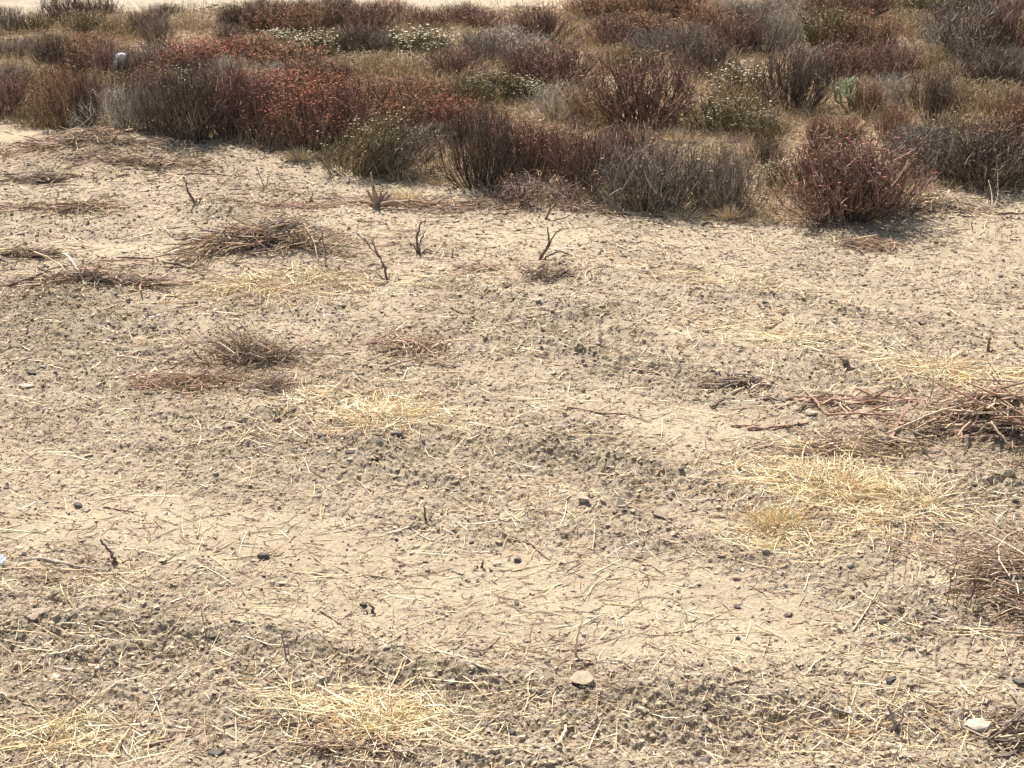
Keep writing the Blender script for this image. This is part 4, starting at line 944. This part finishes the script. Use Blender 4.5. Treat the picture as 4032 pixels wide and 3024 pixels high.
# golden tufts of straw still rooted
def tuft(px, py, w, h, label, n=160, cols=STRAWC, splay=1.0):
    n = int(n * .75)
    x0, y0, s = at(px, py); z0 = hz(x0, y0); rs = np.random.RandomState(px + 3)
    W = w / s / 2 * 1.2; H = h / s / .9 * (.8 if splay > 1 else 1)
    a = rs.rand(n) * 6.283; u = np.sqrt(rs.rand(n)); L = H * (.5 + .6 * rs.rand(n))
    a2 = rs.rand(n) * 6.283; o = W * (.15 + .75 * (splay > 1)) * rs.rand(n)
    B = np.stack([W * .35 * u * np.cos(a) + o * np.cos(a2), W * .25 * u * np.sin(a) + o * .6 * np.sin(a2), np.full(n, -.02)], -1)
    OFF = np.stack([o * np.cos(a2), o * .6 * np.sin(a2), np.zeros(n)], -1)
    E = np.stack([W * (u * splay + .1) * np.cos(a) + .02 * rs.normal(size=n), W * (u * splay + .1) * np.sin(a) * .8, np.maximum(L * (1.05 - .62 * u * splay), .01)], -1) + OFF
    M = B * .5 + E * .5 + np.array([0, 0, .3]) * L[:, None] * .5
    P = bez(B, M, E, 5); R = np.linspace(1, .5, 5)[None] * np.full((n, 1), .0026)
    V, F = tubes(P, R, 3, px)
    C = np.array(cols)[rs.randint(len(cols), size=n)] * (1 + .12 * rs.normal(size=(n, 1)))
    root = empty('grass_tuft', (x0, y0, z0)); b = obj('blades', raw_mesh('blades', V, F, np.clip(rep(C, 15), .02, .92)), M_STRAW, root); b['kind'] = 'stuff'
    tag(root, label, 'grass tuft', 'golden grass tufts')
tuft(1185, 648, 130, 60, 'bright golden tuft at the cleared edge below the purple fan shrub', 260)
tuft(2875, 862, 110, 60, 'bright golden tuft under the open grey shrub with forked trunk', 260)
tuft(2700, 850, 180, 40, 'pale tuft row right of the large grey fan shrub', 200)
tuft(3060, 2080, 200, 150, 'radiating golden tuft in the middle of the right straw patch', 300, splay=1.3)
tuft(3290, 1960, 300, 110, 'dense golden tuft behind the radiating one in the right straw patch', 320, splay=1.3)
tuft(3620, 2020, 300, 90, 'darker golden tuft at the right end of the right straw patch', 260, splay=1.3)
tuft(3200, 440, 200, 70, 'tan grass tuft on the near side of the lone dark bush', 180)
tuft(2680, 560, 160, 60, 'golden tuft at the right foot of the big round purple shrub', 200)
tuft(1600, 795, 150, 60, 'tan tuft between the leaning shrub and the tall dark-trunked one', 200)
tuft(2830, 395, 120, 70, 'golden tuft left of the white-flowered green shrub', 160)
tuft(230, 215, 150, 60, 'golden grass tuft right of the bare strip at the left edge', 160)
tuft(1500, 1700, 260, 60, 'flattened golden tuft in the straw below centre left', 220, splay=1.6)
tuft(1480, 2900, 240, 110, 'matted golden tuft at the bottom, left of the thick pale stick', 260, splay=1.5)
tuft(1100, 1165, 340, 50, 'flattened golden tuft in the bright straw below the largest heap', 260, splay=1.6)
tuft(3690, 1470, 200, 50, 'low straw tuft in the upper right tracked straw', 180, splay=1.5)

# ------------------------------------------------------------------ stones, hard clods and dark lumps standing in for shade
def ico():
    bm = __import__('bmesh').new(); __import__('bmesh').ops.create_icosphere(bm, subdivisions=4, radius=1)
    V = np.array([v.co[:] for v in bm.verts]); F = np.array([[v.index for v in f.verts] for f in bm.faces]); bm.free(); return V, F
IV, IF = ico()
STONE = {'dark': (.13, .115, .10), 'grey': (.30, .28, .25), 'tan': (.37, .30, .21), 'light': (.44, .39, .31), 'brown': (.24, .18, .13), 'pink': (.48, .36, .28), 'clod': (.38, .32, .22)}  # many dark pieces are small shadows and hollows modelled as stones
def rock(px, py, w, h, colour, label, planes=8, name='stone', cat='stone', flat=None, group='stones lying on the cleared field', rough=.03, rot=None):
    x, y, s = at(px, py); rs = np.random.RandomState(px * 7 + py)
    N = rs.normal(size=(planes, 3)); N /= np.linalg.norm(N, axis=1, keepdims=True); D = .5 + .5 * rs.rand(planes)
    N = np.vstack([N, [(0, 0, 1), (0, 0, -1)]]); D = np.r_[D, .7, .7]
    dot = IV @ N.T; r = np.min(np.where(dot > 1e-3, D / np.maximum(dot, 1e-3), 9), axis=1); r = np.minimum(r, 1.15)
    V = IV * r[:, None]
    V = V + IV * (rough * np.array([noise(v[0] * 1.0, v[1] + v[2] * 1.7, 3.0, 1) + .5 * noise(v[0] + 4, v[1] * 1.3 - v[2], 8.0, 2) for v in V]))[:, None]
    W = w / s / 2 * .9; Hh = h / s / 2 * (.72 if flat is None else flat)
    V = V * np.array([W * 1.05, W * (.55 + .4 * rs.rand()), Hh])
    C = np.array(STONE[colour])[None] * (1 + .06 * rs.normal(size=(len(V), 1)))
    o = obj(name, raw_mesh(name, V, IF, C), M_ROCK)
    a = rs.uniform(-.3, .3) if rot is None else math.radians(rot)
    o.rotation_euler = (rs.uniform(-.12, .12), rs.uniform(-.12, .12), a)
    o.location = (x, y, hz(x, y) + Hh * .55)
    tag(o, label, cat, group)
    return o
for a in [
 (1040, 2198, 48, 42, 'dark', 'black triangular stone on the smooth soil, left'), (2300, 2703, 110, 42, 'tan', 'long flat stone with a shaded front near the bottom centre'),
 (2014, 2905, 36, 38, 'dark', 'dark grey stone standing upright at the bottom centre'), (3849, 2905, 100, 50, 'light', 'pale flat rock in the bottom right corner'),
 (3651, 2552, 46, 30, 'tan', 'round tan stone with dark shadow at lower right'), (3463, 2478, 42, 40, 'tan', 'flat oval tan stone beside the long tan stick'),
 (2901, 2290, 36, 24, 'tan', 'tan stone with a stick behind it right of centre'), (3058, 2196, 34, 26, 'grey', 'stone with a dark right side, below the radiating tuft'),
 (3342, 2262, 38, 20, 'grey', 'smooth blue-grey pebble below the right straw patch'), (3946, 1950, 66, 62, 'clod', 'large rough clod near the right edge below the heap'),
 (3826, 1968, 28, 20, 'light', 'small pale clod left of the large rough one'), (3188, 1676, 52, 30, 'light', 'pale stone with dark end among the red sticks'),
 (167, 2446, 74, 30, 'tan', 'wide flat tan stone at lower left'), (134, 2475, 50, 32, 'tan', 'tan stone just below the wide flat one at lower left'),
 (386, 2668, 30, 32, 'light', 'light grey angular stone in the churned soil at bottom left'), (926, 2480, 32, 26, 'dark', 'dark round clod beside the thin wavy twig'),
 (835, 2522, 46, 18, 'dark', 'dark flake lying by the thin brown sprigs, lower left'), (858, 2990, 72, 32, 'dark', 'dark split rock at the bottom edge, left'),
 (312, 2014, 36, 22, 'dark', 'dark stone at the left above the black curved stub'), (437, 1342, 34, 24, 'dark', 'squarish dark stone at left below the bleached branches'),
 (510, 1215, 18, 14, 'dark', 'small dark pebble below the long low heap, right one of two'), (459, 1199, 24, 16, 'dark', 'small dark pebble below the long low heap, left one of two'),
 (131, 1490, 44, 16, 'dark', 'flat black stone near the left edge'), (176, 1464, 30, 14, 'grey', 'grey flake just above the flat black stone'),
 (395, 1534, 32, 18, 'light', 'white-topped stone at left below the squarish dark one'), (100, 1530, 62, 20, 'pink', 'flat pinkish stone near the left edge'),
 (604, 1306, 30, 20, 'dark', 'dark stone with a notch left of the dark dead bush'), (1209, 1494, 30, 20, 'tan', 'light stone with a black hollow right of the dark dead bush'),
 (1430, 2384, 30, 26, 'dark', 'dark clod next to the black knot of wood'), (2035, 2216, 34, 28, 'dark', 'round dark clod in the middle of the smooth soil'),
 (1955, 2224, 44, 20, 'pink', 'pinkish flat stone left of the round dark clod'), (2227, 2136, 18, 22, 'dark', 'small black upright stone right of centre'),
 (2455, 2044, 26, 16, 'dark', 'black pebble below centre, right of the small black upright stone'), (2035, 2373, 28, 16, 'dark', 'dark pebble alone on the smooth soil, lower centre'),
 (1870, 2598, 28, 18, 'dark', 'dark brown stone behind the grey stick, right of a brown one'), (1812, 2606, 28, 16, 'brown', 'brown stone behind the grey stick, left of the darker one'),
 (1776, 2690, 44, 20, 'grey', 'blue-grey flat stone left of the grey stick near the bottom'), (1470, 2690, 44, 34, 'tan', 'tan wedge stone with black left side, bottom left of centre'),
 (1696, 2676, 44, 18, 'tan', 'tan flat stone left of the blue-grey flat one'), (2523, 2806, 44, 18, 'light', 'pale flat stone at the bottom right of centre'),
 (1352, 1241, 30, 16, 'dark', 'black oval lump below the bright straw, left of centre'), (2023, 1216, 22, 14, 'dark', 'small dark stone in the track at centre'),
 (1789, 1472, 24, 14, 'dark', 'black pebble at the tip of the red stick, centre'), (1914, 1600, 24, 16, 'dark', 'dark pebble at the centre of the photo'),
 (2017, 864, 32, 20, 'pink', 'pinkish white stone below the low pinkish tangle'), (2181, 866, 24, 14, 'light', 'small white stone between the forked stub and its root'),
 (3010, 1230, 26, 16, 'dark', 'dark clod in the far track, leftmost of three'), (3323, 1258, 34, 14, 'dark', 'long dark clod in the far track, middle of three'),
 (3378, 1236, 22, 14, 'dark', 'dark clod in the far track, rightmost of three'), (3830, 1306, 22, 12, 'dark', 'lone dark pebble near the right edge above the straw'),
 (2949, 1998, 24, 18, 'dark', 'black stone at the left rim of the right straw patch'), (1568, 1768, 60, 28, 'dark', 'dark lump standing in for a hollow on the brown soil bank below centre left'),
 (1385, 1838, 46, 24, 'dark', 'dark clod at the lower left of the soil bank'), (1270, 1748, 36, 20, 'dark', 'dark clod at the upper left of the soil bank'),
 (3503, 2717, 46, 18, 'dark', 'dark flat chip at lower right'), (3577, 2736, 40, 20, 'tan', 'tan chip right of the dark flat chip'), (4003, 2722, 60, 18, 'dark', 'black flat chip at the right edge'),
 (2774, 3016, 44, 22, 'dark', 'dark stone at the bottom edge right of centre'), (2905, 2390, 34, 16, 'dark', 'dark sliver of rock on the smooth soil right of centre'),
 (2905, 2515, 24, 22, 'dark', 'small black tilted stone below the dark sliver'), (3105, 2425, 34, 26, 'brown', 'brown wedge stone above the row of tan stones at lower right'),
 (3300, 2450, 40, 20, 'tan', 'low tan stone left of the foot of the long tan stick'), (3750, 2478, 40, 22, 'tan', 'buff stone near the right edge heap, left of centre there'),
 (3672, 2460, 30, 26, 'pink', 'pinkish buff stone left of the other buff stone at right'), (3840, 2590, 40, 22, 'tan', 'buff stone with dark underside right of the bright stalks'),
 (3500, 2525, 50, 28, 'brown', 'brown block-shaped clod at the foot of the long tan stick'), (100, 2215, 24, 22, 'dark', 'black lump standing in for a hollow at the left edge near the white scrap'),
 (30, 1942, 26, 14, 'dark', 'small dark stone at the left edge in mid height'), (1260, 1960, 22, 12, 'dark', 'tiny dark stone in the left middle of the field'),
 (2680, 1905, 24, 16, 'dark', 'dark stone in the near track right of centre'), (2380, 1925, 26, 16, 'dark', 'dark stone in the near track at centre'),
 (1690, 1105, 22, 12, 'clod', 'little clod left of the single bleached stalk'), (737, 864, 16, 22, 'light', 'white stone leaning on the kinked stub on the mound'),
]: rock(*a)
for i, (px, py, w, h, c, lab) in enumerate([(768, 34, 24, 12, 'brown', 'brown lump at the left end of the far rubble heap'), (795, 30, 26, 16, 'tan', 'tan block second from the left of the far rubble heap'),
    (822, 24, 34, 18, 'light', 'pale block in the middle of the far rubble heap'), (848, 18, 24, 14, 'tan', 'tan block on the back of the far rubble heap'),
    (836, 32, 36, 12, 'brown', 'long brown block at the front of the far rubble heap'), (868, 28, 28, 16, 'light', 'pale block at the right end of the far rubble heap')]):
    rock(px, py, w, h, c, lab, name='rubble_block', cat='rubble', group='rubble blocks on the far sand')

# pale gravel patch by the lone bush
scatter_strips(81, 9000, lambda m: np.exp(-(((m[0] - 3170) / 150) ** 2 + ((m[1] - 470) / 55) ** 2)), .012, .04, .007, [(.55, .46, .36), (.62, .54, .44), (.45, .38, .3)],
               'gravel', 'pale gravel on the bare patch beside the lone dark bush', 'gravel', M_CLOD, y0=15, y1=20, p=0, K=3, lift=.004)

# ------------------------------------------------------------------ the plastic bag caught in a shrub
def bag():
    x, y, s = at(505, 300); z0 = hz(x, y)
    n, k = 40, 22; rs = np.random.RandomState(5); V = []
    W, H = .078, .25
    for j in range(k):
        t = j / (k - 1)
        prof = math.sqrt(max(0, 1 - (1 - min(t / .4, 1)) ** 2)) * (1 - .3 * max(0, t - .5)) + .02
        for i in range(n):
            a = i / n * 2 * math.pi
            rip = 1 + (.10 + .38 * t) * math.sin(a * 5 + 1.3 * math.sin(3 * t)) * .6 + .3 * float(noise(np.array(math.cos(a) * 1.3 + 3 * t), np.array(math.sin(a) * 1.3), 1.7, 1))
            drop = H * t * (1 + .30 * t * math.sin(a * 2 + 1.1) + .22 * t * math.sin(a * 5 + .4))
            V.append((math.cos(a) * W * prof * rip - .03 * t, math.sin(a) * W * .7 * prof * rip, -drop))
    F = [(j * n + i, (j + 1) * n + i, (j + 1) * n + (i + 1) % n, j * n + (i + 1) % n) for j in range(k - 1) for i in range(n)]
    me = raw_mesh('plastic_bag', np.array(V), np.array(F), smooth=True)
    o = obj('plastic_bag', me, M_BAG)
    o.location = (x, y - .12, z0 + .47); o.rotation_euler = (.25, .3, .4)
    m = o.modifiers.new('thickness', 'SOLIDIFY'); m.thickness = .0015
    h = []
    for sx in (-1, 1):
        p = [(sx * .02 - .02, -.04, -.26), (sx * .03 - .04, -.05, -.31), (sx * .02 - .06, -.045, -.34)]
        h.append(p)
    hd = obj('handle', branch_mesh('handle', h, [.012, .012], (.82, .83, .84), 3, taper=.7), M_BAG, o)
    tag(o, 'torn white plastic bag snagged in the grey shrub at the upper left', 'plastic bag')
bag()

# ------------------------------------------------------------------ cholla cactus with pale green joints
def cactus():
    x, y, s = at(3345, 448); z = hz(x, y); rs = np.random.RandomState(12)
    root = empty('cholla_cactus', (x, y, z))
    M_CAC = mat('cactus skin', rough=.7, noise_amt=.2, noise_scale=60, bump=.3)
    def joint(b, d, L, r):
        d = d / np.linalg.norm(d); t = np.linspace(0, 1, 7)
        P = b + d * (t * L)[:, None]; R = r * np.array([.45, .85, 1.0, 1.0, .95, .75, .2])
        return P, R, b + d * L * .95
    segs = []
    def grow(b, d, lev):
        L = rs.uniform(.07, .12) * (1.25 if lev == 0 else 1); P, R, e = joint(b, d, L, .019 if lev < 2 else .016)
        segs.append((P, R, lev))
        if lev < 5:
            for _ in range(1 if lev == 0 else (2 if rs.rand() < .62 else 1)):
                grow(e, d / np.linalg.norm(d) + rs.normal(size=3) * np.array([.55, .45, .25]) + np.array([0, 0, .45]), lev + 1)
    for a in range(4):
        grow(np.array([rs.normal() * .03, rs.normal() * .03, -.02]), np.array([math.cos(a * 1.6 + .4) * .6, math.sin(a * 1.6 + .4) * .5, 1.0]), 0)
    P = np.array([q[0] for q in segs]); R = np.array([q[1] for q in segs]); lev = np.array([q[2] for q in segs])
    V, F = tubes(P, R, 8, 3)
    C = np.array([.13, .15, .09])[None] + (np.array([.42, .45, .29]) - np.array([.13, .15, .09]))[None] * (np.clip(lev / 4.0, 0, 1) ** 1.5)[:, None]
    obj('joints', raw_mesh('joints', V, F, rep(C, 56), smooth=True), M_CAC, root)
    n = len(segs) * 60; i = rs.randint(len(segs), size=n); k = rs.randint(1, 6, size=n)
    c = P[i, k]; d = rs.normal(size=(n, 3)); d /= np.linalg.norm(d, axis=1, keepdims=True)
    Q = np.stack([c + d * R[i, k][:, None] * .8, c + d * (R[i, k][:, None] + .012)], 1)
    V, F = tubes(Q, np.tile([.0009, .0004], (n, 1)), 3, 4)
    sp = obj('spines', raw_mesh('spines', V, F, np.tile([[.62, .58, .42]], (len(V), 1))), M_STEM, root); sp['kind'] = 'stuff'
    tag(root, 'pale green jointed cactus at the right rim of the bare gravelly patch', 'cactus')
cactus()

# white scrap at the left edge
def scrap():
    x, y, s = at(8, 2238); z = hz(x, y); n = 16; V = []; F = []
    for j in range(n):
        for i in range(n):
            u, v = i / (n - 1) - .5, j / (n - 1) - .5
            V.append((u * .05 * (1 - .3 * v), v * .08 + .01 * math.sin(9 * u), .018 + .012 * math.sin(7 * u + 4 * v) + .008 * math.sin(15 * v)))
    for j in range(n - 1):
        for i in range(n - 1): F.append((j * n + i, j * n + i + 1, (j + 1) * n + i + 1, (j + 1) * n + i))
    o = obj('plastic_scrap', raw_mesh('plastic_scrap', np.array(V), np.array(F), smooth=True), M_BAG); o.location = (x, y, z)
    m = o.modifiers.new('thickness', 'SOLIDIFY'); m.thickness = .0012
    tag(o, 'crumpled white scrap cut by the left edge', 'scrap')
scrap()
labs = {}
for o in ALL:
    l = o.get('label')
    if l in labs: print('DUPLICATE LABEL', l)
    labs[l] = 1
